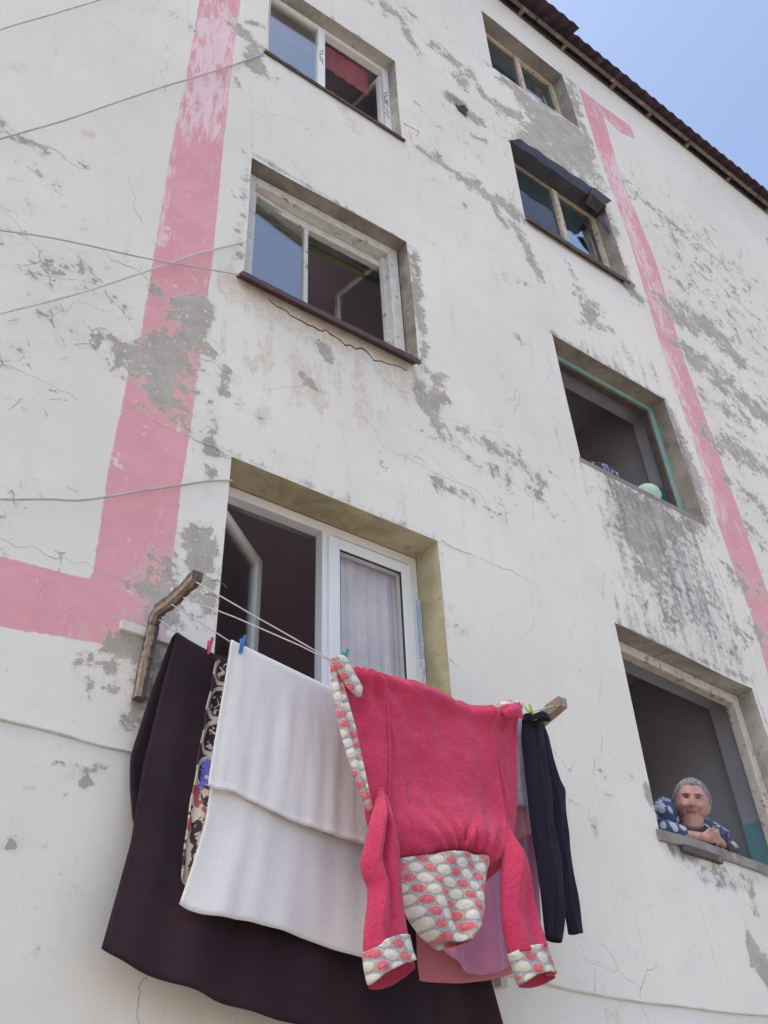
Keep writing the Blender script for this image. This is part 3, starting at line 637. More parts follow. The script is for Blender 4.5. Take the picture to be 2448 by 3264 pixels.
# A3
x0, x1, z0, z1 = AR[2]
f = frame_boxes(MB(), x0+.003, x1-.003, z0+.003, z1-.003, .062, .11, .18).box(2.155, 2.225, .11, .18, z0+.066, z1-.066)
wA3 = f.build('window', M_PVC, B, True, bevel=.004)
MB().box(1.662, 2.156, .135, .142, z0+.062, z1-.063).build('pane', M_GLASS, wA3, True)
for xc in (2.19, 2.875):
    zz = MB()
    for i, q in enumerate((.60, .70, .56, .66, .47, .58, .40)):
        if xc < 2.5 and i > 3: break
        zb = z0+q*1.25; s_ = -1 if i % 2 else 1
        zz.prism([(xc-.022*s_, zb+.05), (xc+.022*s_, zb-.03), (xc+.022*s_, zb-.042), (xc-.022*s_, zb+.038)], .1075, .1095)
    zz.build('ornament_film', M_BLACK, wA3, True)
swung(wA3, 2.85, .16, .43, z0+.07, z1-.075, 82, -1, .05, .04, M_PVC, M_GLASS)
tag(wavy_sheet('roller_blind', M_REDCUR, 1.68, 2.755, .198, 9.97, 10.40, .005, 9), 'short red brown blind inside the top left window', 'blind')
sill_sheet(wA3, x0-.03, x1+.02, z0+.02, -.03, M_DARKW, .02, .04, .004)
# B4, B3: cream wooden frames, sky reflection shaped as an extra glass piece
for h, top_, muls in ((BR[3], 13.22, (5.01, 5.08)), (BR[2], 10.46, (5.035, 5.105))):
    x0, x1, z0, z1 = h; y0 = .16 if h is BR[3] else .14
    f = frame_boxes(MB(), x0+.003, x1-.003, z0+.003, z1-.003, .055, y0, y0+.07).box(muls[0], muls[1], y0-.005, y0+.065, z0+.06, z1-.06)
    wB = f.build('window', M_CREAM, B, True, bevel=.004)
    MB().box(x0+.057, muls[0]-.001, y0+.03, y0+.034, z0+(.36 if h is BR[2] else .3), z1-.058).build('pane', M_GLASSD, wB, True)
    xr0, xr1 = muls[1]+.001, x1-.057; wd = xr1-xr0; hh = z1-z0
    zb = z0+.056
    if h is BR[3]: sh = [unz(1500+a_*.2411, b_*.2411, y0+.03) for a_, b_ in ((735, 1160), (790, 1195), (835, 1212), (850, 1205), (872, 1158), (920, 1185), (965, 1222), (1000, 1310), (1040, 1415))]
    else: sh = [unz(1600+a_*.2773, 420+b_*.2773, y0+.03) for a_, b_ in ((722, 1125), (800, 1150), (872, 1190), (905, 1110), (948, 1042), (985, 1080), (1030, 1230), (1085, 1420))]
    sh = sh+[(sh[-1][0], zb), (xr0, zb)]
    MB().prism(sh, y0+.030, y0+.034).build('sky_reflection', M_SKYREFL, wB, True)  # outline follows the mirrored sky, so the reflection is put into the shape
    MB().box(xr0, xr1, y0+.040, y0+.044, zb, z1-.058).build('pane', M_GLASSD, wB, True)
    if h is BR[2]:
        # dark sheet hood nailed over the lintel
        a = MB(); n = 18
        for i in range(n+1):
            t_ = i/n; x = lerp(x0+.01, x1-.01, t_); d_ = .006*math.sin(i*1.3); xt = lerp(4.47, 5.66, t_)
            a.v += [(x, .135, z1-.075), (x, -.012+d_, z1-.045+d_), (xt, -.034+d_, lerp(10.595, 10.645, t_)+.006*math.sin(i*2.1)), (xt, -.028+d_, lerp(10.60, 10.65, t_)), (x, -.004+d_, z1-.033+d_), (x, .135, z1-.06)]
        for i in range(n):
            for k in range(6): p_ = i*6+k; q_ = i*6+(k+1) % 6; a.f.append((p_, q_, q_+6, p_+6)); a.fm.append(0)
        a.f.append((0, 1, 2, 3, 4, 5)); a.f.append(tuple(n*6+k for k in (5, 4, 3, 2, 1, 0))); a.fm += [0, 0]
        a.build('hood', M_BITUM, wB)
        MB().hexa([(5.42, -.045, 10.46), (5.60, -.055, 10.38), (5.42, .05, 10.40), (5.60, .05, 10.36), (5.50, -.055, 10.62), (5.735, -.07, 10.55), (5.50, .0, 10.60), (5.70, .0, 10.53)]).build('hood', M_BITUM, wB)
        MB().prism([(x1-.16, z1-.30), (x1-.06, z1-.24), (x1-.02, z1-.47), (x1-.10, z1-.42)], .02, .03).build('hood_flap', M_BITUM, wB, True)
        sill_sheet(wB, x0-.01, x1-.08, z0-.005, -.055, M_DARKW, .05, .03, .004)
        MB().box(x0+.02, x1-.5, -.02, .10, z0-.005, z0+.02).build('loose_board', M_DARKW, wB, True)
        MB().hexa([(x1-.13, -.075, z0-.06), (x1+.02, -.04, z0-.03), (x1-.13, .04, z0-.06), (x1+.02, .04, z0-.03), (x1-.13, -.075, z0-.035), (x1+.02, -.04, z0-.01), (x1-.13, .04, z0-.035), (x1+.02, .04, z0-.01)]).build('sill_end', M_INNER, wB, True)
# B2: teal peeling frame with no sashes
x0, x1, z0, z1 = BR[1]
f = MB(); f.box(x0+.003, x0+.05, .135, .205, z0+.003, z1-.003).box(x1-.062, x1-.003, .135, .205, z0+.003, z1-.003).box(x0+.05, x1-.062, .136, .204, z1-.05, z1-.004)
wB2 = f.build('window', M_GREENF, B, True, bevel=.004)
MB().box(x1-.085, x1-.063, .15, .21, z0+.003, z1-.055).box(x0+.05, x1-.085, .15, .21, z1-.075, z1-.052).build('bare_stop', simple('bare_dark_wood', (.13, .09, .08), (.08, .06, .055), 10), wB2, True)
MB().box(x0-.02, x1-.0, -.004, .36, z0-.05, z0+.004).build('sill', M_SILLC, wB2, True, bevel=.01)
# B1: whitish wood frame
x0, x1, z0, z1 = BR[0]
f = MB(); f.box(x0+.003, x0+.05, .125, .195, z0+.003, z1-.003).box(x1-.075, x1-.003, .125, .195, z0+.003, z1-.003).box(x0+.05, x1-.075, .126, .194, z1-.075, z1-.004)
wB1 = f.build('window', M_CREAMW, B, True, bevel=.004)
def rough_slab(parent, x0, x1, y0, y1, z0, z1, mat, name, n=40, amp=.008):
    mb = MB()
    for i in range(n+1):
        x = lerp(x0, x1, i/n); r = lambda k: amp*mnoise.noise(Vector((x*9, k*3.1, 0)))
        mb.v += [(x, y0+r(1), z0+r(2)), (x, y0+r(3), z1+r(4)*.6), (x, y1, z1), (x, y1, z0)]
    for i in range(n):
        for k in range(4): p_ = i*4+k; q_ = i*4+(k+1) % 4; mb.f.append((p_, q_, q_+4, p_+4)); mb.fm.append(0)
    mb.f.append((0, 1, 2, 3)); mb.f.append(tuple(n*4+k for k in (3, 2, 1, 0))); mb.fm += [0, 0]
    return mb.build(name, mat, parent, True)
rough_slab(wB1, x0-.03, x1+.05, -.02, .37, z0-.055, z0+.004, M_SILLC, 'sill')
rough_slab(wB1, x0+.14, x0+.46, -.030, .0, z0-.090, z0-.050, M_DARKW, 'loose_board', 12)

# ---- cracks and paint marks on the facade: thin ribbons lying on the plaster
M_CRACK = simple('crack_shadow', (.10, .08, .07), (.16, .13, .11), 20)
def ribbon(name, pts, wd, mat, y=-.0165, jit=.006, taper=True):
    jit *= 1.3; P_ = WPX(pts); L = []
    for a_, b_ in zip(P_[:-1], P_[1:]):
        n = max(2, int(math.hypot(b_[0]-a_[0], b_[1]-a_[1])/.016))
        for i in range(n): q_ = Vector((lerp(a_[0], b_[0], i/n), lerp(a_[1], b_[1], i/n), 0)); L.append((q_.x+random.uniform(-jit, jit)*.4+.02*jit/.006*mnoise.noise(q_*11), q_.y+random.uniform(-jit, jit)*.5+.02*jit/.006*mnoise.noise(q_*14+Vector((5, 5, 5)))))
    L.append(P_[-1]); mb = MB(); n = len(L)
    for i, (x, z) in enumerate(L):
        w_ = wd*(.35+.65*math.sin(math.pi*(i+.5)/n) if taper else 1)*random.uniform(.6, 1.2)/2
        yy = und(x, z)-.0012
        if taper and wd < .013: w_ *= max(.12, min(1, .6+3*mnoise.noise(Vector((x*9, z*9, wd*900)))))
        mb.v += [(x, yy, z+w_), (x, yy, z-w_), (x, yy+.004, z-w_), (x, yy+.004, z+w_)]
    for i in range(n-1):
        for k in range(4): p_ = i*4+k; q_ = i*4+(k+1) % 4; mb.f.append((p_, q_, q_+4, p_+4)); mb.fm.append(0)
    return mb.build(name, mat, B)
K1 = lambda o, pts: [(o[0]+a*KC, o[1]+b*KC) for a, b in pts]
ribbon('crack', [(860, 960), (905, 990), (927, 1010), (960, 1030), (1000, 1047), (1035, 1057), (1075, 1078), (1100, 1100), (1150, 1112), (1190, 1143), (1230, 1160), (1300, 1180)], .014, M_CRACK)
M_HAIRC = simple('hairline_crack', (.46, .43, .39), (.60, .57, .53), 20)
for pts, wd in ((K1((0, 1088), [(0, 850), (60, 890), (140, 885), (220, 930), (300, 960), (360, 950), (430, 1000), (560, 1040)]), .006),
                (K1((0, 1088), [(660, 350), (760, 390), (850, 430), (930, 460), (990, 500)]), .009),
                (K1((0, 0), [(60, 590), (200, 640), (270, 680), (330, 730), (390, 735)]), .010),
                (K1((0, 0), [(420, 1080), (480, 1130), (560, 1160), (640, 1220)]), .010),
                (K1((0, 1088), [(860, 80), (930, 100), (975, 140), (1040, 170)]), .009),
                (K1((1224, 1088), [(0, 460), (80, 490), (160, 540), (280, 600), (400, 640), (440, 700)]), .008),
                (K1((0, 1088), [(1560, 330), (1620, 390), (1659, 470)]), .009),
                (K1((1224, 1088), [(20, 190), (80, 220), (140, 240)]), .012),
                (K1((0, 0), [(1070, 330), (1085, 420), (1080, 520), (1090, 640)]), .006),
                (K1((1224, 1088), [(250, 870), (380, 930), (560, 1000), (640, 1040)]), .005),
                (K1((0, 1088), [(0, 95), (120, 150), (240, 200), (330, 260)]), .005)):
    ribbon('crack', pts, wd*.8, M_HAIRC)
M_REDP = simple('orange_red_paint', (.50, .14, .09), (.60, .28, .2), 20); M_GRNP = simple('green_paint', (.10, .38, .30), (.2, .45, .38), 20)
ribbon('paint_mark', K1((1224, 0), [(85, 535), (150, 570)]), .009, M_REDP, taper=False); ribbon('paint_mark', K1((1224, 0), [(150, 570), (138, 585)]), .014, M_REDP, taper=False)
ribbon('paint_mark', K1((1224, 0), [(108, 560), (122, 628)]), .022, M_REDP, jit=.002)
for pts in ([(935, 0), (930, 60), (925, 90)], [(942, 230), (938, 310)], [(910, 330), (907, 400)], [(885, 550), (882, 600)], [(905, 1240), (902, 1340)]):
    ribbon('paint_mark', K1((1224, 2176), pts), .010, M_GRNP, jit=.002)
for pts in ([(958, 790), (958, 870)], [(945, 1000), (942, 1110)], [(937, 1440), (937, 1475)]):
    ribbon('paint_mark', K1((1224, 1088), pts), .010, M_GRNP, jit=.003)

sx_, sz_ = unz(1466, 352); sb = MB()
sb.tube([(sx_-.03, .0, sz_+.02), (sx_+.01, -.05, sz_+.01), (sx_+.05, -.045, sz_-.03)], [.022, .018, .012], 8)
sb.tube([(sx_-.035, -.015, sz_-.03), (sx_+.03, -.02, sz_-.02), (sx_+.06, -.012, sz_-.06)], [.02, .028, .01], 8); sb.tube([(sx_-.05, -.01, sz_+.05), (sx_-.045, -.03, sz_-.03)], .008, 6)
sb.build('dark_hole_stub', M_DARKW, B)  # dark blob added so the spot reads as a hole
# ---- roof
def roof_sheet(xa, xb, ye, z_e, name):
    wl, amp = .177, .026; n = int((xb-xa)/wl*10); ys = [ye, ye+.3, 5.0]
    mb = MB()
    for th in (0, .008):
        for yv in ys:
            for i in range(n+1):
                x = lerp(xa, xb, i/n); mb.v.append((x, yv, roofline(x)+z_e+(yv-ye)*.42+amp*math.sin(2*math.pi*x/wl)+th+(.01*math.sin(x*2.1) if yv == ye else 0)))
    N = n+1; R_ = len(ys)
    for j in range(R_-1):
        for i in range(n):
            q = j*N+i; mb.f.append((q, q+1, q+1+N, q+N)); q2 = q+R_*N; mb.f.append((q2, q2+N, q2+1+N, q2+1)); mb.fm += [0, 0]
    for i in range(n): mb.f.append((i, i+1, i+1+R_*N, i+R_*N)); mb.fm.append(0)
    for i in (0, n):
        for j in range(R_-1): q = j*N+i; mb.f.append((q, q+N, q+N+R_*N, q+R_*N)); mb.fm.append(0)
    return mb.build(name, M_ROOF, B, smooth=False)
roof_sheet(-8.4, 5.80, -.335, .06, 'roof_sheet'); roof_sheet(5.78, 12.5, -.245, .05, 'roof_sheet'); roof_sheet(12.5, 19.4, -.25, .05, 'roof_sheet')
bk = MB(); bk.hexa([(-8.4, 4.98, 16.65), (19.4, 4.98, 15.8), (-8.4, 10.4, 14.4), (19.4, 10.4, 13.5), (-8.4, 4.98, 16.7), (19.4, 4.98, 15.9), (-8.4, 10.4, 14.5), (19.4, 10.4, 13.6)]); bk.build('roof_back', M_ROOF, B)
def along(name, mat, y0, y1, za, zb, segs):
    mb = MB()
    for xa, xb in segs:
        dz = random.uniform(-.008, .008); A, C_ = roofline(xa)+dz, roofline(xb)-dz
        mb.hexa([(xa, y0, A+za), (xb, y0, C_+za), (xa, y1, A+za), (xb, y1, C_+za), (xa, y0, A+zb), (xb, y0, C_+zb), (xa, y1, A+zb), (xb, y1, C_+zb)])
    mb.build(name, mat, B)
segs = [(-8.3, -5), (-4.98, -2), (-1.98, 1.2), (1.22, 4.1), (4.12, 5.25), (5.27, 6.55), (6.57, 8.1), (8.12, 9.6), (9.62, 12.4), (12.42, 15.6), (15.62, 19.2)]
along('eave_batten', M_LATH, -.13, -.09, -.01, .035, segs)
along('eave_gap_dark', M_BITUM, -.03, .30, .002, .07, [(-8.3, 19.3)])  # black strip paints the shade of the gap above the wall
for i in range(34):
    x = -8+i*.81+random.uniform(-.1, .1); z = roofline(x)
    MB().box(x-.025, x+.025, -.085+random.uniform(-.02, .01), .9, z-.012+random.uniform(-.008, .008), z+.03).build('rafter_end', M_LATH, B)

# ================================================================== CABLES
def cable(pts3, r, mat, label, group=None):
    fine = []
    P_ = [Vector(p) for p in pts3]
    for i in range(len(P_)-1):
        p0, p1, p2, p3 = P_[max(i-1, 0)], P_[i], P_[i+1], P_[min(i+2, len(P_)-1)]
        for k in range(8):
            t = k/8; fine.append(.5*((2*p1)+(p2-p0)*t+(2*p0-5*p1+4*p2-p3)*t*t+(3*p1-p0-3*p2+p3)*t**3))
    fine.append(P_[-1]); o = MB().tube([p+Vector((0, 0, .004*mnoise.noise(p*3))) for p in fine], r*.78, 8).build('cable', mat, smooth=True)
    return tag(o, label, 'cable', group)
def cw(pts, y0, y1): n = len(pts)-1; return [tuple(un(px, py, lerp(y0, y1, i/n))) for i, (px, py) in enumerate(pts)]
G = 'cables strung across the facade'
cable(cw([(-200, 170), (0, 95), (158, 48), (317, 0), (520, -60)], -.10, -.02), .006, M_CABLE, 'highest thin cable cutting the top left corner of the facade', G)
cable(cw([(-200, 505), (0, 443), (200, 385), (480, 290), (700, 222), (841, 172)], -.10, -.012), .007, M_CABLE, 'cable rising to the left end of the topmost left window sill', G)
cable(cw([(-200, 705), (0, 734), (200, 765), (480, 826), (660, 858), (767, 878), (800, 890)], -.09, -.02), .006, M_CABLE, 'thin cable sloping down to the sill of the wooden framed middle left window', G)
cable(cw([(-200, 1050), (0, 1000), (250, 935), (472, 863), (620, 812), (778, 771)], -.11, -.012), .007, M_CABLEW, 'pale cable rising to the left side of the wooden framed middle left window', G)
cable(cw([(-200, 1575), (0, 1590), (150, 1591), (243, 1595), (339, 1584), (450, 1565), (575, 1547), (664, 1534), (740, 1532)], -.05, -.012), .0065, M_CABLE, 'wavy grey cable ending under the yellow lintel', G)
cable(cw([(-200, 2240), (0, 2290), (150, 2325), (317, 2374), (461, 2405), (700, 2475), (1100, 2800), (1500, 3060), (1726, 3131), (1888, 3168), (2109, 3201), (2448, 3238), (2700, 3255)], -.018, -.018), .0075, M_CABLEW, 'whitewashed cable fixed flat along the wall behind the hanging laundry', G)
o = MB(); p = un(1590, 3110, -.02); o.box(p[0]-.02, p[0]+.02, -.05, -.012, p[2]-.05, p[2]+.03)
tag(o.build('cable_clip', M_CABLEW, bevel=.004), 'small pale bracket on the wall under the pink laundry', 'clip')

# ================================================================== DRYING RACK
def arm_poly(X, prof, wd):
    mb = MB(); n = len(prof)
    for sx in (-wd/2, wd/2): mb.v += [(X+sx+.006*mnoise.noise(Vector((y*20, z*20, sx))), y, z) for y, z in prof]
    mb.f.append(tuple(range(n))); mb.f.append(tuple(range(2*n-1, n-1, -1))); mb.fm += [0, 0]
    for k in range(n): mb.f.append((k, n+k, n+(k+1) % n, (k+1) % n)); mb.fm.append(0)
    return mb
LB = empty('drying_bracket', (1.28, 0, 3.47), 'bent grey split wood bracket left of the laundry, carrying the line ends', 'bracket', 'wooden brackets holding the clothes lines')
XA = 1.285
mb = MB()      # crooked branch-like strut: up along the wall then outwards
path0 = [(XA-.010, -.036, 3.45), (XA-.004, -.037, 3.55), (XA+.004, -.035, 3.66), (XA+.008, -.036, 3.735), (XA+.004, -.055, 3.79), (XA-.004, -.11, 3.822), (XA, -.22, 3.800), (XA+.006, -.33, 3.806), (XA, -.455, 3.792)]
path = []
for k_ in range(8):
    for t_ in range(5): path.append(tuple(Vector(path0[k_]).lerp(Vector(path0[k_+1]), t_/5)))
path.append(path0[-1]); NP = len(path)-1
for k, (x, y, z) in enumerate(path):
    t = Vector(path[min(k+1, NP)])-Vector(path[max(k-1, 0)]); t.normalize(); nrm = Vector((0, -t.z, t.y)); hw, hh = .020+.004*mnoise.noise(Vector((k*.4, 9, 2))), .021+.005*mnoise.noise(Vector((k*.33, 4, 2)))
    j = lambda q: .006*mnoise.noise(Vector((k*.6, q*2.2, 1)))
    for sx, sn in ((-1, -1), (1, -1), (1.05, 0), (1, 1), (0, 1.15), (-1, 1), (-1.1, 0)):
        mb.v.append(tuple(Vector((x, y, z))+Vector((sx*hw+j(sx), 0, 0))+nrm*(sn*hh+j(sn+5))))
for k in range(NP):
    for q in range(7): mb.f.append((k*7+q, k*7+(q+1) % 7, (k+1)*7+(q+1) % 7, (k+1)*7+q)); mb.fm.append(1 if q in (4, 5) else 0)
mb.f.append(tuple(range(7))); mb.f.append(tuple(NP*7+q for q in range(7))[::-1]); mb.fm += [0, 0]
mb.build('strut', [M_WOOD, M_WOODL], LB)
MB().tube([(XA+.0, -.062, 3.63), (XA, -.07, 3.63)], .007, 10).build('bolt', M_LATH, LB)
MB().hexa([(1.165, -.028, 3.742), (1.40, -.028, 3.738), (1.165, -.001, 3.742), (1.40, -.001, 3.738), (1.165, -.028, 3.785), (1.40, -.028, 3.780), (1.165, -.001, 3.785), (1.40, -.001, 3.780)]).build('batten', M_BOARD, LB, bevel=.003)
RB = empty('drying_bracket', (3.2, 0, 3.70), 'wooden arm poking out beyond the black leggings at the right line ends', 'bracket', 'wooden brackets holding the clothes lines')
mb = MB(); XB = 3.20
for k, (y, z, s_) in enumerate([(-.005, 3.70, 1), (-.15, 3.725, 1), (-.3, 3.745, .95), (-.40, 3.765, 1.0), (-.475, 3.775, .9)]):
    for sx, sz in ((-1, -1), (1, -1), (1.1, 0), (1, 1), (0, .8), (-1, 1), (-1.1, 0)): mb.v.append((XB+sx*.026*s_, y, z+sz*.028*s_))
for k in range(4):
    for q in range(7): mb.f.append((k*7+q, k*7+(q+1) % 7, (k+1)*7+(q+1) % 7, (k+1)*7+q)); mb.fm.append(0)
mb.f.append(tuple(range(7))); mb.f.append(tuple(28+q for q in range(7))[::-1]); mb.fm += [0, 0]
mb.build('arm', M_WOODL, RB)
MB().box(XB-.035, XB+.035, -.03, -.001, 3.50, 3.80).build('batten', M_BOARD, RB, bevel=.003)
mb = MB(); mb.tube([(XB-.02, -.47, 3.800), (XB-.02, -.50, 3.775), (XB-.02, -.475, 3.745)], .003, 6)
# lines
def line(pts, label, name='clothes_line', r=.0028):
    o = MB().tube(pts, r, 6).build(name, M_LINE, smooth=True)
    return tag(o, label, 'clothes line', 'clothes lines between the two wooden brackets')
pts1 = [un(625, 1855, -.45), un(800, 1957, -.44), un(950, 2042, -.44), un(1054, 2103, -.45), un(1140, 2150, -.45), un(1280, 2200, -.45), un(1450, 2252, -.45), un(1620, 2290, -.45), (3.17, -.45, 3.76)]
line([tuple(p) for p in pts1], 'outermost clothes line, from the tip of the bent bracket to the robe')
pts2 = [un(585, 1905, -.355), un(750, 1968, -.36), un(950, 2055, -.38), un(1056, 2108, -.40), un(1250, 2205, -.39), un(1500, 2290, -.37), (3.17, -.36, 3.75)]
line([tuple(p) for p in pts2], 'second clothes line from the outside, meeting the outermost one at the robe')
line([tuple(un(545, 1925, -.25)), tuple(un(640, 1985, -.25)), tuple(un(735, 2047, -.25)), tuple(un(1055, 2201, -.25)), tuple(un(1300, 2300, -.25)), (3.17, -.25, 3.73)], 'clothes line that carries the white towel')
line([tuple(un(508, 1975, -.13)), tuple(un(560, 2015, -.13)), tuple(un(705, 2105, -.13)), (2.2, -.13, 3.60), (2.8, -.13, 3.64), (3.17, -.13, 3.71)], 'innermost clothes line that carries the dark blanket')
for ox, oy, s_, lb in ((.075, 0, 1, 'outer'), (.10, .10, 1.1, 'inner')):      # curled wire ends by the bracket
    o = MB(); o.tube([(XA+.02+ox+.035*s_*math.cos(t), -.44+oy*1, 3.79+.02*s_*math.sin(t)) for t in [i*.35 for i in range(8)]], .0018, 5)
    tag(o.build('wire_offcut', M_LATH, smooth=True), 'curled rusty wire end at the '+('very tip' if lb == 'outer' else 'middle')+' of the bent bracket arm', 'wire', 'curled wire ends at the bent bracket')

# ================================================================== CLOTH
def resample(pl, n):
    pl = [np.array(p, float) for p in pl]; d = [0]
    for a_, b_ in zip(pl[:-1], pl[1:]): d.append(d[-1]+np.linalg.norm(b_-a_))
    d = np.array(d); t = np.linspace(0, d[-1], n+1); A = np.array(pl)
    r = np.stack([np.interp(t, d, A[:, k]) for k in range(2)], 1)
    if len(pl) > 2:       # soften corners
        for _ in range(2): r[1:-1] = (r[:-2]+2*r[1:-1]+r[2:])/4
    return r
def coons(left, right, top_, bot, nu, nv):
    L, R_, T, Bt = resample(left, nv), resample(right, nv), resample(top_, nu), resample(bot, nu)
    u = np.linspace(0, 1, nu+1)[None, :, None]; v = np.linspace(0, 1, nv+1)[:, None, None]
    return ((1-v)*T[None]+v*Bt[None]+(1-u)*L[:, None]+u*R_[:, None]
            - ((1-u)*(1-v)*T[0]+u*(1-v)*T[-1]+(1-u)*v*Bt[0]+u*v*Bt[-1]))
def fnoise(x, z, s_=1.): return mnoise.noise(Vector((x*s_, z*s_, 3.3)))
class Cloth:
    def __init__(s): s.v = []; s.f = []; s.uv = []; s.fm = []
    def grid(s, G_, Y, m=0, uvo=(0, 0)):
        nv, nu = G_.shape[:2]; i0 = len(s.v)
        for j in range(nv):
            for i in range(nu):
                s.v.append((float(G_[j, i, 0]), float(Y[j, i]), float(G_[j, i, 1]))); s.uv.append((float(G_[j, i, 0])+uvo[0], float(G_[j, i, 1])+uvo[1]))
        for j in range(nv-1):
            for i in range(nu-1): q = i0+j*nu+i; s.f.append((q, q+1, q+nu+1, q+nu)); s.fm.append(m)
        return i0, nu, nv
    def patch(s, left, right, top_, bot, y, nu=40, nv=50, fold=None, m=0, px=True, uvf=None):
        if px: left, right, top_, bot = [[unz(*p, y) for p in q] for q in (left, right, top_, bot)]
        G_ = coons(left, right, top_, bot, nu, nv); Y = np.zeros(G_.shape[:2])
        for j in range(nv+1):
            for i in range(nu+1): Y[j, i] = y+(fold(i/nu, j/nv, G_[j, i, 0], G_[j, i, 1]) if fold else 0)
        r = s.grid(G_, Y, m)
        if uvf:
            for j in range(nv+1):
                for i in range(nu+1): s.uv[r[0]+j*(nu+1)+i] = uvf(i/nu, j/nv, G_[j, i, 0], G_[j, i, 1])
        return r
    def bridge(s, a, b, row_a=0, row_b=0, m=0, lift=.006):
        (ia, nu, _), (ib, _, _) = a, b; k0 = len(s.v); sg = 4; rows = []
        ra = [ia+row_a*nu+i for i in range(nu)]; rb = [ib+row_b*nu+i for i in range(nu)]; prev = ra
        for q in range(1, sg):
            t = q/sg; row = []
            for i in range(nu):
                A, C_ = s.v[ra[i]], s.v[rb[i]]; row.append(len(s.v))
                s.v.append((lerp(A[0], C_[0], t), lerp(A[1], C_[1], .5-.5*math.cos(math.pi*t)), lerp(A[2], C_[2], t)+lift*math.sin(math.pi*t))); s.uv.append(s.uv[ra[i]])
            for i in range(nu-1): s.f.append((prev[i], prev[i+1], row[i+1], row[i])); s.fm.append(m)
            prev = row
        for i in range(nu-1): s.f.append((prev[i], prev[i+1], rb[i+1], rb[i])); s.fm.append(m)
    def puff(s, left, right, top_, bot, y, depth, nu=24, nv=40, fold=None, m=0, px=True, closed_bottom=False, capf=None):
        def fr(u, v, x, z):
            e = math.sqrt(max(0, 1-(2*u-1)**2)); k = capf(v) if capf else 1
            return -depth*e*k+(fold(u, v, x, z)*e if fold else 0)
        def bk_(u, v, x, z):
            e = math.sqrt(max(0, 1-(2*u-1)**2)); k = capf(v) if capf else 1
            return depth*.8*e*k
        s.patch(left, right, top_, bot, y, nu, nv, fr, m, px); s.patch(left, right, top_, bot, y, nu, nv, bk_, m, px)
    def build(s, name, mat, parent=None, th=.005, merge=False):
        root = parent
        while root is not None and root.parent is not None: root = root.parent
        o_ = ROOTLOC.get(root, Vector((0, 0, 0)))
        me_ = bpy.data.meshes.new(name); me_.from_pydata([(p[0]-o_[0], p[1]-o_[1], p[2]-o_[2]) for p in s.v], [], s.f)
        uvl = me_.uv_layers.new(name='UVMap')
        idx = np.zeros(len(me_.loops), np.int32); me_.loops.foreach_get('vertex_index', idx)
        uvl.data.foreach_set('uv', np.array(s.uv, np.float32)[idx].ravel())
        mats = mat if isinstance(mat, (list, tuple)) else [mat]
        for m_ in mats: me_.materials.append(m_)
        me_.polygons.foreach_set('material_index', s.fm)
        bm = bmesh.new(); bm.from_mesh(me_)
        if merge: bmesh.ops.remove_doubles(bm, verts=bm.verts, dist=.0008)
        bmesh.ops.recalc_face_normals(bm, faces=bm.faces); bm.to_mesh(me_); bm.free()
        me_.polygons.foreach_set('use_smooth', [True]*len(me_.polygons))
        o = bpy.data.objects.new(name, me_); COL.objects.link(o)
        if parent is not None: o.parent = parent
        if th: md = o.modifiers.new('thick', 'SOLIDIFY'); md.thickness = th; md.offset = 0
        return o
GL = 'laundry hanging on the lines'
Z = lambda y: (lambda px, py: unz(px, py, y))
# dark blanket, folded over the innermost line
def fold_bl(u, v, x, z):
    return (.018*math.sin(u*21+1.2*v)+.012*math.sin(u*47+2)+.03*fnoise(x, z, 2.2))*min(1, v*3+.15)-.03*v
cl = Cloth()
top_pts = [(1.366, 3.728), (1.43, 3.705), (1.50, 3.69), (1.56, 3.676), (2.0, 3.62), (2.4, 3.60), (2.78, 3.64)]
front = cl.patch([unz(565, 2020, -.15), unz(524, 2176, -.15), unz(470, 2420, -.16), unz(428, 2674, -.16), unz(339, 3013, -.19)],
                 [(2.78, 3.64), (2.80, 3.1), (2.83, 2.585), (2.89, 2.28)], top_pts,
                 [unz(339, 3013, -.19), unz(443, 3091, -.19), unz(590, 3150, -.19), unz(738, 3201, -.19), unz(885, 3246, -.19), unz(1000, 3285, -.19), (2.2, 2.30), (2.89, 2.28)],
                 -.15, 90, 70, fold_bl, px=False)
back = cl.patch([(1.366, 3.728), (1.315, 3.5), (1.262, 3.2), unz(409, 2618, -.07), unz(440, 2690, -.07)], [(2.78, 3.64), (2.80, 3.2), (2.80, 2.9)], top_pts,
                [unz(440, 2690, -.07), (1.6, 2.86), (2.2, 2.86), (2.80, 2.9)], -.07, 90, 50,
                lambda u, v, x, z: -.035*math.exp(-((v-.9)/.12)**2)*math.exp(-u*14)+.012*math.sin(u*25)*v, px=False)
cl.bridge(front, back, lift=.012)
tag(cl.build('blanket', M_BLANKET, th=.010), 'huge dark maroon blanket folded over the innermost line behind all the other laundry', 'blanket', GL)
# patterned plush throw whose printed border shows beside the white towel
cl = Cloth()
ed = [(692, 2098), (664, 2230), (652, 2300), (640, 2370), (625, 2460), (612, 2540), (597, 2620), (590, 2700), (577, 2797)]
rt = [(900, 2190), (880, 2400), (850, 2600), (800, 2900)]
def uvs(u, v, x, z):
    return (u*.75*.45/.75, 3.66-z)
cl.patch(ed, rt, [ed[0], (790, 2150), rt[0]], [ed[-1], (595, 2824), (640, 2840), rt[-1]], -.195, 60, 70,
         lambda u, v, x, z: .006*math.sin(v*30)*math.exp(-u*8)+.01*math.sin(u*20), uvf=uvs)
tag(cl.build('throw', M_SCROLL, th=.006), 'plush throw with cream scroll and blue flower border, half hidden by the white towel', 'throw', GL)
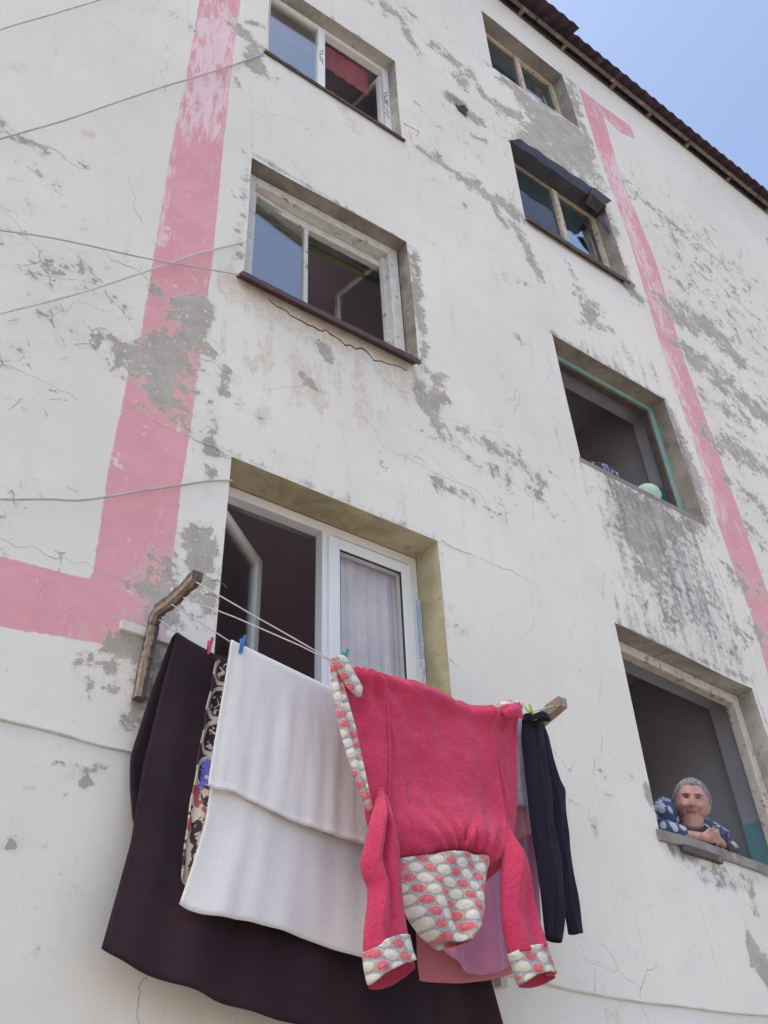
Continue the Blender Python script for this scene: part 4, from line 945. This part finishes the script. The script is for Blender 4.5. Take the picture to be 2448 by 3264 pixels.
# white towel
def fold_w(u, v, x, z):
    return (.0018*math.sin(u*26+v*1.5+3*fnoise(x, 2, 4))+.0012*math.sin(u*61+v*2)+.020*fnoise(x*1.1+5, z*.5, 3.)+.004*fnoise(x*6, z*.5, 3)+.0015*fnoise(x*22, z*2, 2))*min(1, v*2.2+.05)-(.0035 if v > .965 else 0)-(.002 if u < .02 else 0)
cl = Cloth(); wt = [(735, 2047), (745, 2051), (900, 2125), (1055, 2200), (1150, 2243), (1225, 2275)]
a_ = cl.patch([(735, 2047), (702, 2270), (667, 2500)], [(1225, 2275), (1235, 2500), (1240, 2722)], wt,
              [(667, 2500), (690, 2514), (730, 2518), (752, 2526), (800, 2554), (860, 2584), (930, 2618), (1000, 2640), (1080, 2668), (1165, 2694), (1240, 2722)], -.275, 80, 50, fold_w)
b_ = cl.patch([unz(735, 2047, -.235), unz(700, 2275, -.235), unz(672, 2500, -.235), unz(655, 2620, -.24), unz(620, 2740, -.245), unz(577, 2878, -.25)], [unz(1225, 2275, -.235), unz(1245, 2650, -.235), unz(1270, 3085, -.235)],
              [unz(*p, -.235) for p in wt],
              [unz(*p, -.25) for p in [(577, 2878), (600, 2897), (640, 2915), (700, 2925), (790, 2940), (880, 2963), (1000, 3003), (1080, 3033), (1165, 3055), (1270, 3085)]], -.235, 80, 60,
              lambda u, v, x, z: -.018*math.exp(-((u-.16-.02*v)/.05)**2)*v+(.012*math.sin(u*9+2)+.003*math.sin(u*40)+.012*fnoise(x*3, z*.8, 3))*v-.015*v, px=False)
cl.bridge(a_, b_, lift=.008)
tag(cl.build('towel', M_WTOWEL, th=.006), 'big white terry towel folded over a line with a blue peg on it', 'towel', GL)

# pink cloths behind the robe
cl = Cloth()
cl.patch([(1270, 2300), (1280, 2800), (1290, 3096)], [(1735, 2330), (1762, 2500), (1772, 2672)], [(1270, 2300), (1735, 2330)],
         [(1290, 3096), (1310, 3116), (1365, 3130), (1462, 3138), (1558, 3126), (1640, 3104), (1690, 3060), (1712, 2990), (1714, 2720), (1772, 2674)], -.20, 50, 60,
         lambda u, v, x, z: .012*math.sin(u*17+v)*v)
tag(cl.build('towel', M_SALMON, th=.005), 'salmon pink towel whose rounded bottom hangs lowest behind the robe', 'towel', GL)
cl = Cloth()
cl.patch([(1350, 2300), (1375, 2700), (1413, 3010)], [(1690, 2300), (1707, 2640), (1715, 2940)], [(1350, 2300), (1690, 2300)],
         [(1413, 3010), (1437, 3056), (1486, 3095), (1534, 3109), (1582, 3101), (1628, 3078), (1690, 3035), (1715, 2940)], -.29, 50, 60,
         lambda u, v, x, z: (.012*math.sin(u*21+v*2)+.008*math.sin(u*37))*v)
tag(cl.build('towel', M_LILAC, th=.005), 'lilac pink towel with a curved hem between the robe and the salmon one', 'towel', GL)
cl = Cloth()
cl.patch([(1540, 2330), (1560, 2660)], [(1668, 2330), (1690, 2500), (1706, 2660)], [(1540, 2330), (1668, 2330)],
         [(1560, 2660), (1640, 2680), (1668, 2676), (1690, 2662), (1706, 2664)], -.32, 30, 30, lambda u, v, x, z: .012*math.sin(u*14)*v)
tag(cl.build('cloth', M_ROSE, th=.004), 'short rose pink cloth squeezed between the robe and the black leggings', 'cloth', GL)
cl = Cloth()
cl.patch([(1580, 2280), (1600, 2560)], [(1668, 2285), (1678, 2400), (1672, 2480), (1686, 2566)], [(1580, 2280), (1668, 2285)], [(1600, 2560), (1640, 2562), (1668, 2574), (1686, 2566)], -.345, 24, 30, lambda u, v, x, z: .006*math.sin(u*14)*v)
tag(cl.build('cloth', M_LACE, th=.004), 'sliver of a pale grey patterned cloth right of the robe', 'cloth', GL)

# robe
RO = empty('bathrobe', (2.4, -.45, 2.4), 'raspberry pink terry bathrobe with oval print trim hanging by its shoulders', 'bathrobe', GL)
def fold_r(u, v, x, z):
    top_roll = -.030*math.exp(-((v-.045)/.05)**2)*(.6+.6*math.sin(u*9+.5)**2)
    seam = -.010*math.exp(-((u-.19-.02*v)/.012)**2)-.010*math.exp(-((u-.82-.10*v+.06*(1-v))/.012)**2)
    drag = .016*math.sin((u-.5)*16+v*5)*math.exp(-v*3)+.010*math.sin(u*31-v*6)*math.exp(-v*2)
    belly = -.065*math.exp(-((v-.86)/.16)**2)*math.sin(math.pi*min(1, max(0, u)))**.6+.075*max(0, (v-.93)/.07)**1.5
    gather = -.022*math.exp(-((u-.60)/.035)**2)*math.exp(-((v-.95)/.08)**2)+.020*math.exp(-((u-.54-.35*(.95-v))/.03)**2)*math.exp(-((v-.88)/.1)**2)
    side = .03*max(0, abs(u-.5)*2-.8)/.2
    rad_ = .010*math.sin(14*math.atan2(x-2.02, 3.66-z)+1)*math.exp(-((x-2.02)**2+(z-3.66)**2)/.12)+.010*math.sin(13*math.atan2(x-2.93, 3.70-z))*math.exp(-((x-2.93)**2+(z-3.7)**2)/.10)
    pull = .012*math.sin(22*math.atan2(x-2.50, z-2.80))*math.exp(-((x-2.50)**2+(z-2.85)**2)/.05)
    return top_roll+seam+drag*.6+belly+gather+side+rad_+pull+.020*fnoise(x, z, 3.4)+.007*fnoise(x, z, 11)+.003*fnoise(x, z, 24)
cl = Cloth()
cl.patch([(1078, 2122), (1095, 2200), (1120, 2285), (1146, 2360), (1166, 2480), (1180, 2600), (1230, 2752)],
         [(1662, 2243), (1664, 2300), (1663, 2450), (1659, 2600), (1640, 2700), (1597, 2786)],
         [(1078, 2122), (1133, 2128), (1220, 2152), (1250, 2158), (1320, 2180), (1400, 2206), (1452, 2234), (1475, 2232), (1500, 2248), (1570, 2266), (1610, 2248), (1645, 2236), (1662, 2243)],
         [(1230, 2752), (1330, 2759), (1400, 2752), (1440, 2745), (1468, 2730), (1500, 2748), (1545, 2775), (1597, 2786)], -.47, 130, 130, fold_r)
body = cl.build('robe_body', M_ROBE, RO, th=.008)
def seam(name, pts, y, r, mat): return MB().tube([tuple(un(px, py, y)) for px, py in pts], r, 8).build(name, mat, RO, smooth=True)
cl = Cloth()     # oval print front edge
cl.patch([(1052, 2106), (1058, 2200), (1083, 2330), (1118, 2450), (1150, 2530), (1172, 2590)], [(1082, 2112), (1098, 2205), (1135, 2330), (1158, 2450), (1170, 2530), (1180, 2592)],
         [(1052, 2106), (1082, 2112)], [(1172, 2590), (1180, 2592)], -.485, 14, 60, lambda u, v, x, z: -.014*math.sin(u*math.pi*2)**2-.01*math.sin(u*math.pi))
cl.build('front_trim', M_OVAL, RO, th=.006)
cl = Cloth()     # turned-down collar point on the left
cl.patch([(1056, 2100), (1080, 2150), (1108, 2196), (1143, 2224)], [(1112, 2108), (1130, 2148), (1157, 2192), (1146, 2222)], [(1056, 2100), (1080, 2094), (1112, 2108)], [(1143, 2224), (1146, 2222)], -.515, 18, 24,
         lambda u, v, x, z: -.018*math.sin(u*math.pi))
cl.build('collar', M_OVAL, RO, th=.006)
cl = Cloth()     # collar on the right
cl.patch([(1572, 2262), (1580, 2272)], [(1652, 2238), (1662, 2262)], [(1572, 2262), (1592, 2240), (1620, 2230), (1652, 2238)], [(1580, 2272), (1620, 2272), (1662, 2262)], -.455, 18, 10, lambda u, v, x, z: -.02*math.sin(v*math.pi))
cl.build('collar', M_OVAL, RO, th=.006)
cl = Cloth()     # rolled pink shoulder on the right
cl.patch([(1598, 2268), (1612, 2290)], [(1656, 2238), (1668, 2292)], [(1598, 2268), (1630, 2246), (1656, 2238)], [(1612, 2290), (1640, 2284), (1668, 2292)], -.515, 18, 14, lambda u, v, x, z: -.025*math.sin(v*math.pi)*math.sin(u*math.pi))
cl.build('shoulder_roll', M_ROBE, RO, th=.006)
# side seams as narrow ridges
def ridge(pts):
    MB().tube([tuple(un(px, py, y)) for px, py, y in pts], .0045, 6).build('seam', M_ROBE, RO, smooth=True)
ridge([(1235, 2180, -.475), (1238, 2260, -.485), (1243, 2360, -.485), (1244, 2450, -.487), (1240, 2545, -.50), (1258, 2620, -.53)])
ridge([(1565, 2282, -.47), (1575, 2360, -.478), (1598, 2460, -.48), (1618, 2540, -.485), (1628, 2612, -.51)])
# hood
cl = Cloth()
cl.puff([(1258, 2742), (1262, 2790), (1277, 2858), (1308, 2932), (1345, 2980), (1392, 3008)], [(1554, 2745), (1541, 2795), (1533, 2850), (1535, 2905), (1522, 2962), (1478, 3008)],
        [(1258, 2742), (1400, 2735), (1554, 2745)], [(1392, 3008), (1432, 3016), (1478, 3008)], -.46, .075, 44, 44,
        lambda u, v, x, z: .020*math.exp(-((u-.30-.28*v)/.06)**2)-.022*math.exp(-((u-.62-.1*v)/.10)**2)-.02*math.exp(-((u-.85)/.07)**2)+.014*math.sin(u*11+v*4))
cl.build('hood', M_OVAL, RO, th=.004, merge=True)
# sleeves with turned-back cuffs
def sleeve(L, R_, T, Bt, cuffL, cuffR, cuffT, cuffB, y, dep, fd, lin):
    cl = Cloth(); cl.puff(L, R_, T, Bt, y, dep, 26, 60, fd, capf=lambda v: min(1, .25+v*3))
    cl.v = [(p[0], p[1]+.055*max(0, 1-(T[0][1] and (cl.v[0][2]-p[2])/.16))**1.5, p[2]) for p in cl.v]
    s_ = cl.build('sleeve', M_ROBE, RO, th=.005, merge=True)
    cl = Cloth(); cl.puff(cuffL, cuffR, cuffT, cuffB, y-.004, dep*1.18, 26, 14, None)
    cl.build('cuff', M_OVAL, s_, th=.006, merge=True)
    cl = Cloth(); cl.patch(*lin, y+.012, 24, 10, lambda u, v, x, z: .03*math.sin(math.pi*u)*(v-.2))
    cl.build('cuff_lining', M_LINING, s_, th=.006)
sleeve([(1236, 2500), (1206, 2560), (1182, 2620), (1166, 2690), (1150, 2748), (1158, 2790), (1176, 2825), (1176, 2865), (1172, 2899), (1162, 2980), (1160, 3040)],
       [(1240, 2500), (1248, 2600), (1259, 2648), (1268, 2740), (1271, 2812), (1284, 2920), (1294, 2990)], [(1236, 2500), (1240, 2500)], [(1160, 3040), (1220, 3020), (1294, 2990)],
       [(1159, 3036), (1165, 3090), (1177, 3140)], [(1299, 2984), (1308, 3030), (1320, 3062)], [(1159, 3036), (1190, 3022), (1200, 3005), (1250, 2990), (1299, 2984)], [(1177, 3140), (1205, 3110), (1260, 3082), (1320, 3062)], -.53, .045,
       lambda u, v, x, z: .03*math.exp(-((u-.50)/.09)**2)*math.sin(math.pi*min(1, v*1.05))-.015*math.exp(-((u-.25)/.1)**2)+.004*math.sin(v*13+u*5)+.005*fnoise(x, z, 14),
       ([(1168, 3080), (1178, 3152)], [(1312, 3030), (1323, 3086)], [(1168, 3080), (1312, 3030)], [(1178, 3152), (1215, 3152), (1262, 3136), (1300, 3110), (1323, 3086)]))
sleeve([(1624, 2610), (1612, 2680), (1600, 2783), (1599, 2860), (1602, 2937), (1622, 3042)],
       [(1632, 2610), (1655, 2672), (1676, 2760), (1688, 2831), (1710, 2930), (1733, 3018)], [(1624, 2610), (1632, 2610)], [(1622, 3042), (1680, 3040), (1733, 3018)],
       [(1621, 3040), (1640, 3090), (1655, 3140)], [(1735, 3014), (1752, 3060), (1768, 3108)], [(1621, 3040), (1650, 3026), (1700, 3018), (1735, 3014)], [(1655, 3140), (1685, 3115), (1730, 3104), (1768, 3108)], -.52, .040,
       lambda u, v, x, z: .012*math.sin(u*9+v*3)+.01*math.sin(v*11),
       ([(1640, 3080), (1656, 3147)], [(1750, 3060), (1770, 3118)], [(1640, 3080), (1750, 3060)], [(1656, 3147), (1695, 3147), (1740, 3136), (1770, 3118)]))

# leggings
cl = Cloth()
cl.puff([(1690, 2300), (1735, 2450), (1752, 2530), (1766, 2640), (1786, 2780), (1800, 2900), (1813, 2977)], [(1727, 2304), (1745, 2345), (1776, 2462), (1786, 2492), (1801, 2518), (1802, 2560), (1814, 2696), (1838, 2841), (1858, 2973)],
        [(1690, 2300), (1727, 2304)], [(1813, 2977), (1835, 2978), (1858, 2973)], -.40, .016, 22, 90, lambda u, v, x, z: .006*math.sin(v*23+u*4)+.007*fnoise(x*2, z, 9)-.006*math.exp(-((u-.35)/.06)**2))
cl.puff([(1665, 2282), (1662, 2350), (1676, 2480), (1690, 2620), (1712, 2760), (1725, 2860), (1735, 2950), (1741, 2992)], [(1722, 2285), (1742, 2400), (1757, 2527), (1766, 2620), (1790, 2760), (1803, 2900), (1797, 2950), (1787, 3005)],
        [(1665, 2282), (1722, 2285)], [(1741, 2992), (1765, 3000), (1787, 3005)], -.43, .018, 22, 90, lambda u, v, x, z: .008*math.sin(v*19+u*5)+.010*math.exp(-((u-.5)/.1)**2)*math.exp(-v*4)+.007*fnoise(x*2+3, z, 9)-.007*math.exp(-((u-.55)/.05)**2))
cl.puff([(1664, 2276), (1666, 2300)], [(1728, 2268), (1732, 2300)], [(1664, 2276), (1690, 2282), (1728, 2268)], [(1666, 2300), (1732, 2300)], -.44, .025, 18, 12)
cl.puff([(1688, 2283), (1692, 2298)], [(1748, 2283), (1753, 2298)], [(1688, 2283), (1720, 2272), (1748, 2283)], [(1692, 2298), (1725, 2292), (1753, 2298)], -.47, .022, 14, 10)
tag(cl.build('leggings', M_LEGG, th=.003, merge=False), 'black leggings hanging by the rolled waist at the right end', 'leggings', GL)

# pegs
def peg(px, py, y, ang, mat, label):
    c_ = un(px, py, y); r = empty('clothes_peg', tuple(c_), label, 'peg', 'clothes pegs on the laundry')
    ca, sa = math.cos(rad(ang)), math.sin(rad(ang))
    for s_ in (-1, 1):
        mb = MB()
        prof = [(-.038, .003), (-.030, .006), (0, .004), (.016, .006), (.038, .013), (.038, .018), (.012, .013), (-.038, .008)]
        pts = [(q*ca, s_*t, q*sa) for q, t in prof]; n = len(pts); nx = Vector((-sa, 0, ca))
        for k in (-.0055, .0055): mb.v += [(c_[0]+p_[0]+nx.x*k, c_[1]+p_[1], c_[2]+p_[2]+nx.z*k) for p_ in pts]
        mb.f.append(tuple(range(n))); mb.f.append(tuple(range(2*n-1, n-1, -1))); mb.fm += [0, 0]
        for k in range(n): mb.f.append((k, n+k, n+(k+1) % n, (k+1) % n)); mb.fm.append(0)
        mb.build('jaw', mat, r)
    MB().tube([(c_[0]-.007*sa*-1, c_[1], c_[2]-.007*ca), (c_[0]-.007*sa, c_[1], c_[2]+.007*ca)], .005, 8).build('spring', M_LATH, r)
peg(667, 2062, -.15, 84, plast('red_peg_plastic', (.66, .06, .09)), 'red clothes peg on the dark blanket')
peg(771, 2056, -.285, 84, plast('blue_peg_plastic', (.03, .20, .55)), 'blue clothes peg on the white towel')
peg(1098, 2098, -.46, 80, plast('green_peg_plastic', (.03, .34, .20)), 'green clothes peg at the patterned collar of the robe')
peg(1693, 2272, -.46, 118, plast('lime_peg_plastic', (.55, .66, .10)), 'lime green clothes peg on the waist of the black leggings')

# ================================================================== THINGS ON THE SECOND STAIR WINDOW SILL
def dome(name, cxyz, r, mat, label, cat, ribs=0, amp=.04, squash=(1, 1, 1), n=40, lump=0):
    mb = MB()
    for j in range(n//2+1):
        ph = math.pi*j/(n//2)
        for i in range(n):
            t = 2*math.pi*i/n; k = 1+amp*math.cos(ribs*t)*math.sin(ph) if ribs else 1
            d = Vector((math.cos(t)*math.sin(ph)*k, math.sin(t)*math.sin(ph)*k, math.cos(ph)))
            if lump: d *= 1+lump*mnoise.noise(d*2.2)+lump*.5*mnoise.noise(d*5)
            mb.v.append((cxyz[0]+d.x*r*squash[0], cxyz[1]+d.y*r*squash[1], cxyz[2]+d.z*r*squash[2]))
    for j in range(n//2):
        for i in range(n): mb.f.append((j*n+i, j*n+(i+1) % n, (j+1)*n+(i+1) % n, (j+1)*n+i)); mb.fm.append(0)
    o = mb.build(name, mat, smooth=True); tag(o, label, cat); return o
p = un(2052, 1578, .10)
dome('cap', (p[0], .07, 6.315), .100, cloth_mat('mint_knit', (.42, .62, .47), (.48, .68, .53), 150, .4, .2), 'mint green ribbed cap on the sill of the stair window with the teal frame', 'cap', 14, .06, (1, 1, 1.0))
p = un(2005, 1540, .24)
dome('bundle', (p[0], .22, 6.385), .13, cloth_mat('red_brown_wool', (.10, .035, .03), (.06, .025, .022), 90, 1., .2, .006), 'dark reddish brown fuzzy bundle behind the mint green cap', 'bundle', 0, 0, (1, .9, .9), 40, .15)
p = un(1900, 1488, .12)
s = Sh('dark_veined_plastic', .3); v = s.obj(); vo = s.n('ShaderNodeTexVoronoi'); vo.feature = 'DISTANCE_TO_EDGE'; vo.inputs['Scale'].default_value = 11; s.t.links.new(v, vo.inputs['Vector'])
s.base(s.mix(s.sub(1., s.step(s.add(vo.outputs[0], s.mul(s.sub(s.noise(v, 12, 3), .5), .15)), .01, .04)), (.025, .025, .05), (.40, .42, .52)))
dome('plastic_bag', (p[0], .10, 6.305), .115, s.m, 'dark bag with white crinkle lines slumped on the left of the teal framed sill', 'bag', 0, 0, (1.5, .8, .95), 48, .25)

# ================================================================== WOMAN AT THE LOWEST STAIR WINDOW
def person():
    HC = Vector((4.740, .045, 3.788))                      # head centre
    R0 = empty('person', (4.78, .5, 2.6), 'elderly woman in blue floral dress leaning with clasped hands on the stair window sill', 'person')
    fwd = (Vector(CAM)-HC); fwd = Vector((fwd.x, fwd.y*1.05, fwd.z*.95)).normalized()
    right = fwd.cross(Vector((0, 0, 1))).normalized(); up = right.cross(fwd)    # right = her image-left... screen right is -right
    tilt = rad(11); right, up = right*math.cos(tilt)+up*math.sin(tilt), up*math.cos(tilt)-right*math.sin(tilt)
    def hp(a, b, c_): return HC+right*a+up*b+fwd*c_
    def gauss(x, y, cx, cy, sx, sy): return math.exp(-((x-cx)/sx)**2-((y-cy)/sy)**2)
    def head_pt(th, ph):
        d = Vector((math.sin(ph)*math.sin(th), math.cos(ph), math.sin(ph)*math.cos(th)))   # x side, y up, z front
        x, y, z = d.x*.086, d.y*.112, d.z*.098; KK = 1.09
        if y < 0: x *= 1+.10*gauss(d.y, 0, -.45, 0, .35, 1); z *= 1-.06*max(0, -d.y-.4)
        if d.y < -.5: x *= 1-.25*(-d.y-.5)
        if d.z > 0:
            f_ = .0
            f_ += .020*gauss(x, y, 0, -.016, .013, .012)+.017*gauss(x, y, 0, .004, .009, .026)       # nose
            f_ += .006*(gauss(x, y, .014, -.022, .008, .008)+gauss(x, y, -.014, -.022, .008, .008))
            f_ -= .019*(gauss(x, y, .030, .022, .015, .010)+gauss(x, y, -.030, .022, .015, .010))    # sockets
            f_ += .007*(gauss(x, y, .030, .040, .022, .008)+gauss(x, y, -.030, .040, .022, .008))    # brow
            f_ += .016*(gauss(x, y, .042, -.022, .018, .018)+gauss(x, y, -.042, -.022, .018, .018))  # cheeks
            f_ += .006*gauss(x, y, 0, -.050, .026, .012)-.006*gauss(x, y, 0, -.0515, .022, .003)     # mouth
            f_ += .012*gauss(x, y, 0, -.085, .024, .016)                                              # chin
            f_ -= .012*(gauss(x, y, .029, -.042, .006, .018)+gauss(x, y, -.029, -.042, .006, .018))
            z += f_*d.z**.5
        return hp(x*KK*1.04, y*KK, z*KK)
    mb = MB(); nt_, np_ = 72, 60
    for j in range(np_+1):
        for i in range(nt_): mb.v.append(tuple(head_pt(2*math.pi*i/nt_, math.pi*(j+.001)/(np_+.002))))
    for j in range(np_):
        for i in range(nt_): mb.f.append((j*nt_+i, j*nt_+(i+1) % nt_, (j+1)*nt_+(i+1) % nt_, (j+1)*nt_+i)); mb.fm.append(0)
    mb.f.append(tuple(range(nt_))); mb.f.append(tuple(np_*nt_+i for i in range(nt_))[::-1]); mb.fm += [0, 0]
    for s_ in (-1, 1):         # ears
        mb.tube([tuple(hp(s_*.092, .022, -.008)), tuple(hp(s_*.102, .012, -.016)), tuple(hp(s_*.099, -.012, -.010)), tuple(hp(s_*.092, -.024, .0))], [.008, .011, .009, .006], 8)
    # double chin, neck, trunk
    neck0 = hp(0, -.10, .028); mb.tube([tuple(hp(0, -.085, .03)), tuple(hp(0, -.122, .035)), tuple(hp(0, -.150, .01))], [.060, .060, .062], 16)
    mb.tube([tuple(hp(0, -.05, -.03)), (4.77, .16, 3.70), (4.79, .24, 3.62)], [.065, .07, .08], 16)
    mb.tube([(4.80, .17, 3.67), (4.79, .28, 3.58), (4.78, .42, 3.35), (4.77, .52, 3.05), (4.77, .56, 2.78)], [.08, .135, .17, .18, .19], 20)
    SH = {-1: Vector((4.575, .17, 3.735)), 1: Vector((4.985, .18, 3.685))}
    mb.tube([tuple(SH[-1]), (4.79, .25, 3.65), tuple(SH[1])], [.07, .10, .07], 14)
    EL = {-1: Vector((4.46, .11, 3.565)), 1: Vector((5.06, .12, 3.565))}
    WR = {-1: Vector((4.675, .00, 3.553)), 1: Vector((4.855, .01, 3.563))}
    for s_ in (-1, 1):
        mb.tube([tuple(SH[s_]), tuple((SH[s_]+EL[s_])/2+Vector((s_*.02, 0, 0))), tuple(EL[s_])], [.062, .050, .036], 14)
        mb.tube([tuple(EL[s_]), tuple(lerp(EL[s_], WR[s_], .5)), tuple(WR[s_])], [.036, .036, .027], 14)
    # hands: palms meeting, fingers laced
    for s_ in (-1, 1):
        wv = WR[s_]; inw = Vector((-s_, -.12, .03)).normalized(); upv = Vector((0, -.35, .93)).normalized()
        c0 = wv+inw*.045; out = Vector((0, -1, 0))
        mb.tube([tuple(wv), tuple(wv+inw*.03), tuple(wv+inw*.07)], [.024, .030, .030], 14)
        for k in range(4):
            h_ = .030-.019*k; ln = (.030, .034, .032, .025)[k]*1.0; b0 = wv+inw*.066+upv*h_*.9+Vector((0, -.010, 0))+(Vector((0, 0, .006)) if s_ > 0 else Vector())
            b1 = b0+inw*ln+out*.014+upv*.004; b2 = b1+inw*ln*.55+out*.004-upv*.010; b3 = b2+inw*ln*.15+Vector((0, .012, 0))-upv*.013
            mb.tube([tuple(b0), tuple(b1), tuple(b2), tuple(b3)], [.0100, .0092, .0085, .0072], 8)
        t0 = wv+inw*.030+upv*.018; t1 = t0+inw*.030+upv*.028+Vector((0, -.01, 0)); t2 = t1+inw*.026+upv*(.014 if s_ > 0 else .002)
        mb.tube([tuple(t0), tuple(t1), tuple(t2)], [.012, .0105, .0085], 8)
    bo = mb.build('body', M_SKIN, R0, smooth=True)
    rm = bo.modifiers.new('remesh', 'REMESH'); rm.mode = 'VOXEL'; rm.voxel_size = .0042; rm.use_smooth_shade = True
    # hair: grey, drawn back, with a parting shell over crown, sides and back
    hm = MB(); n1, n2 = 64, 40
    for j in range(n2+1):
        for i in range(n1):
            th, ph = 2*math.pi*i/n1, math.pi*j/n2*.74; fr = math.cos(th)
            lim = .40 if fr > .2 else .74
            lim = .225+.515*(1-max(0, min(1, (fr+.25)/1.0)))**.8+.035*mnoise.noise(Vector((math.cos(th)*6, math.sin(th)*6, 1)))-.03*math.exp(-(math.sin(th)/.12)**2)*(fr > 0)
            ph = math.pi*j/n2*min(.70, lim); q = head_pt(th, ph)
            ed_ = j/n2; d = (q-HC).normalized(); hm.v.append(tuple(q+d*(.011*(1-ed_**2)+.001+.007*(1-ed_)*mnoise.noise(Vector((math.cos(th)*4, math.sin(th)*4, ph*1.5)))+.004*(1-ed_)*mnoise.noise(Vector((math.cos(th)*16, math.sin(th)*16, ph*3))))))
    for j in range(n2):
        for i in range(n1): hm.f.append((j*n1+i, j*n1+(i+1) % n1, (j+1)*n1+(i+1) % n1, (j+1)*n1+i)); hm.fm.append(0)
    ho = hm.build('hair', M_HAIR, R0, smooth=True); md = ho.modifiers.new('t', 'SOLIDIFY'); md.thickness = .008; md.offset = -1
    st = MB()      # combed-back strands from the hairline to a low knot
    rs = random.Random(9)
    for k_ in range(420):
        th = rs.uniform(-2.0, 2.0); fr = math.cos(th)
        l0 = (.225+.515*(1-max(0, min(1, (fr+.25)/1.0)))**.8)*math.pi+rs.uniform(-.10, .07)
        p0 = np.array([math.sin(l0)*math.sin(th), math.cos(l0), math.sin(l0)*math.cos(th)]); p1 = np.array([rs.uniform(-.12, .12), .25+rs.uniform(-.2, .2), -1.]); p1 /= np.linalg.norm(p1)
        om = math.acos(max(-1, min(1, float(p0@p1)))); pts = []; lift = rs.uniform(.004, .013)
        for q_ in range(9):
            t_ = q_/8; d_ = (math.sin((1-t_)*om)*p0+math.sin(t_*om)*p1)/math.sin(om); d_[1] += .25*math.sin(math.pi*t_)*abs(math.sin(th))*.6; d_ /= np.linalg.norm(d_)
            hp_ = head_pt(math.atan2(d_[0], d_[2]), math.acos(max(-1, min(1, d_[1])))); pts.append(tuple(hp_+(hp_-HC).normalized()*(lift*min(1, t_*5)+.001)))
        st.tube(pts, [.0008]+[.0021]*7+[.001], 4, m=rs.choice((0, 0, 1)))
    knot = hp(0, .02, -.135); st.tube([tuple(knot-up*.04), tuple(knot-up*.02-fwd*.015), tuple(knot+up*.02-fwd*.015), tuple(knot+up*.04)], [.01, .04, .04, .01], 12)
    st.build('hair_strands', [M_HAIR, simple('white_hair', (.44, .42, .42), (.32, .30, .31), 40, .6, .4)], ho, smooth=True)
    def on_face(x, y, dz=0.):     # point of the face front at x,y
        phi = math.acos(max(-1, min(1, y/.112))); sx = x/(.086*math.sin(phi)); return head_pt(math.asin(max(-1, min(1, sx))), phi)+fwd*dz
    for s_ in (-1, 1):
        e = MB(); e.tube([tuple(on_face(s_*x_, .019+y_, -.001)) for x_, y_ in ((.017, -.002), (.024, .001), (.031, .0015), (.039, -.002))], [.0025, .0052, .0054, .0025], 8); e.build('eye', M_EYE, R0, smooth=True)
        e = MB(); e.tube([tuple(on_face(s_*x_, y_, .001)) for x_, y_ in ((.014, .032), (.024, .037), (.036, .037), (.045, .030))], [.001, .0032, .0030, .001], 8); e.build('eyebrow', M_DKHAIR, R0, smooth=True)
    e = MB(); e.tube([tuple(on_face(x_, y_, .0)) for x_, y_ in ((-.030, -.044), (-.016, -.050), (0, -.052), (.016, -.050), (.030, -.044))], [.0015, .0045, .0055, .0045, .0015], 8); e.build('lips', M_LIP, R0, smooth=True)
    # clothes
    dr = MB()
    dr.tube([(4.79, .215, 3.70), (4.79, .28, 3.63), (4.78, .42, 3.35), (4.77, .52, 3.05), (4.77, .56, 2.75)], [.085, .165, .20, .21, .215], 28)
    dr.tube([tuple(SH[-1]+Vector((-.005, 0, 0))), (4.78, .265, 3.69), tuple(SH[1]+Vector((.005, 0, 0)))], [.105, .125, .10], 20)
    for s_ in (-1, 1):
        dr.tube([tuple(SH[s_]), tuple((SH[s_]+EL[s_])/2+Vector((s_*.02, -.01, 0))), tuple(EL[s_]+Vector((0, 0, .01))), tuple(lerp(EL[s_], WR[s_], .62 if s_ < 0 else .28))], [.095, .095, .080, .052], 18)
    dre = dr.build('dress', M_FLORAL, R0, smooth=True); rm = dre.modifiers.new('remesh', 'REMESH'); rm.mode = 'VOXEL'; rm.voxel_size = .008; rm.use_smooth_shade = True
    ap = MB(); ap.tube([(4.765, .115, 3.675), (4.775, .12, 3.63), (4.79, .11, 3.58)], [.07, .10, .12], 20)
    ap.tube([tuple(lerp(EL[1], WR[1], 0)), tuple(lerp(EL[1], WR[1], .75))], [.066, .045], 16)
    ap.tube([(4.80, .12, 3.60), (4.79, .25, 3.5), (4.78, .35, 3.2)], [.13, .19, .215], 22)
    a2 = ap.build('shawl', M_APRON, R0, smooth=True); rm = a2.modifiers.new('remesh', 'REMESH'); rm.mode = 'VOXEL'; rm.voxel_size = .007; rm.use_smooth_shade = True
person()
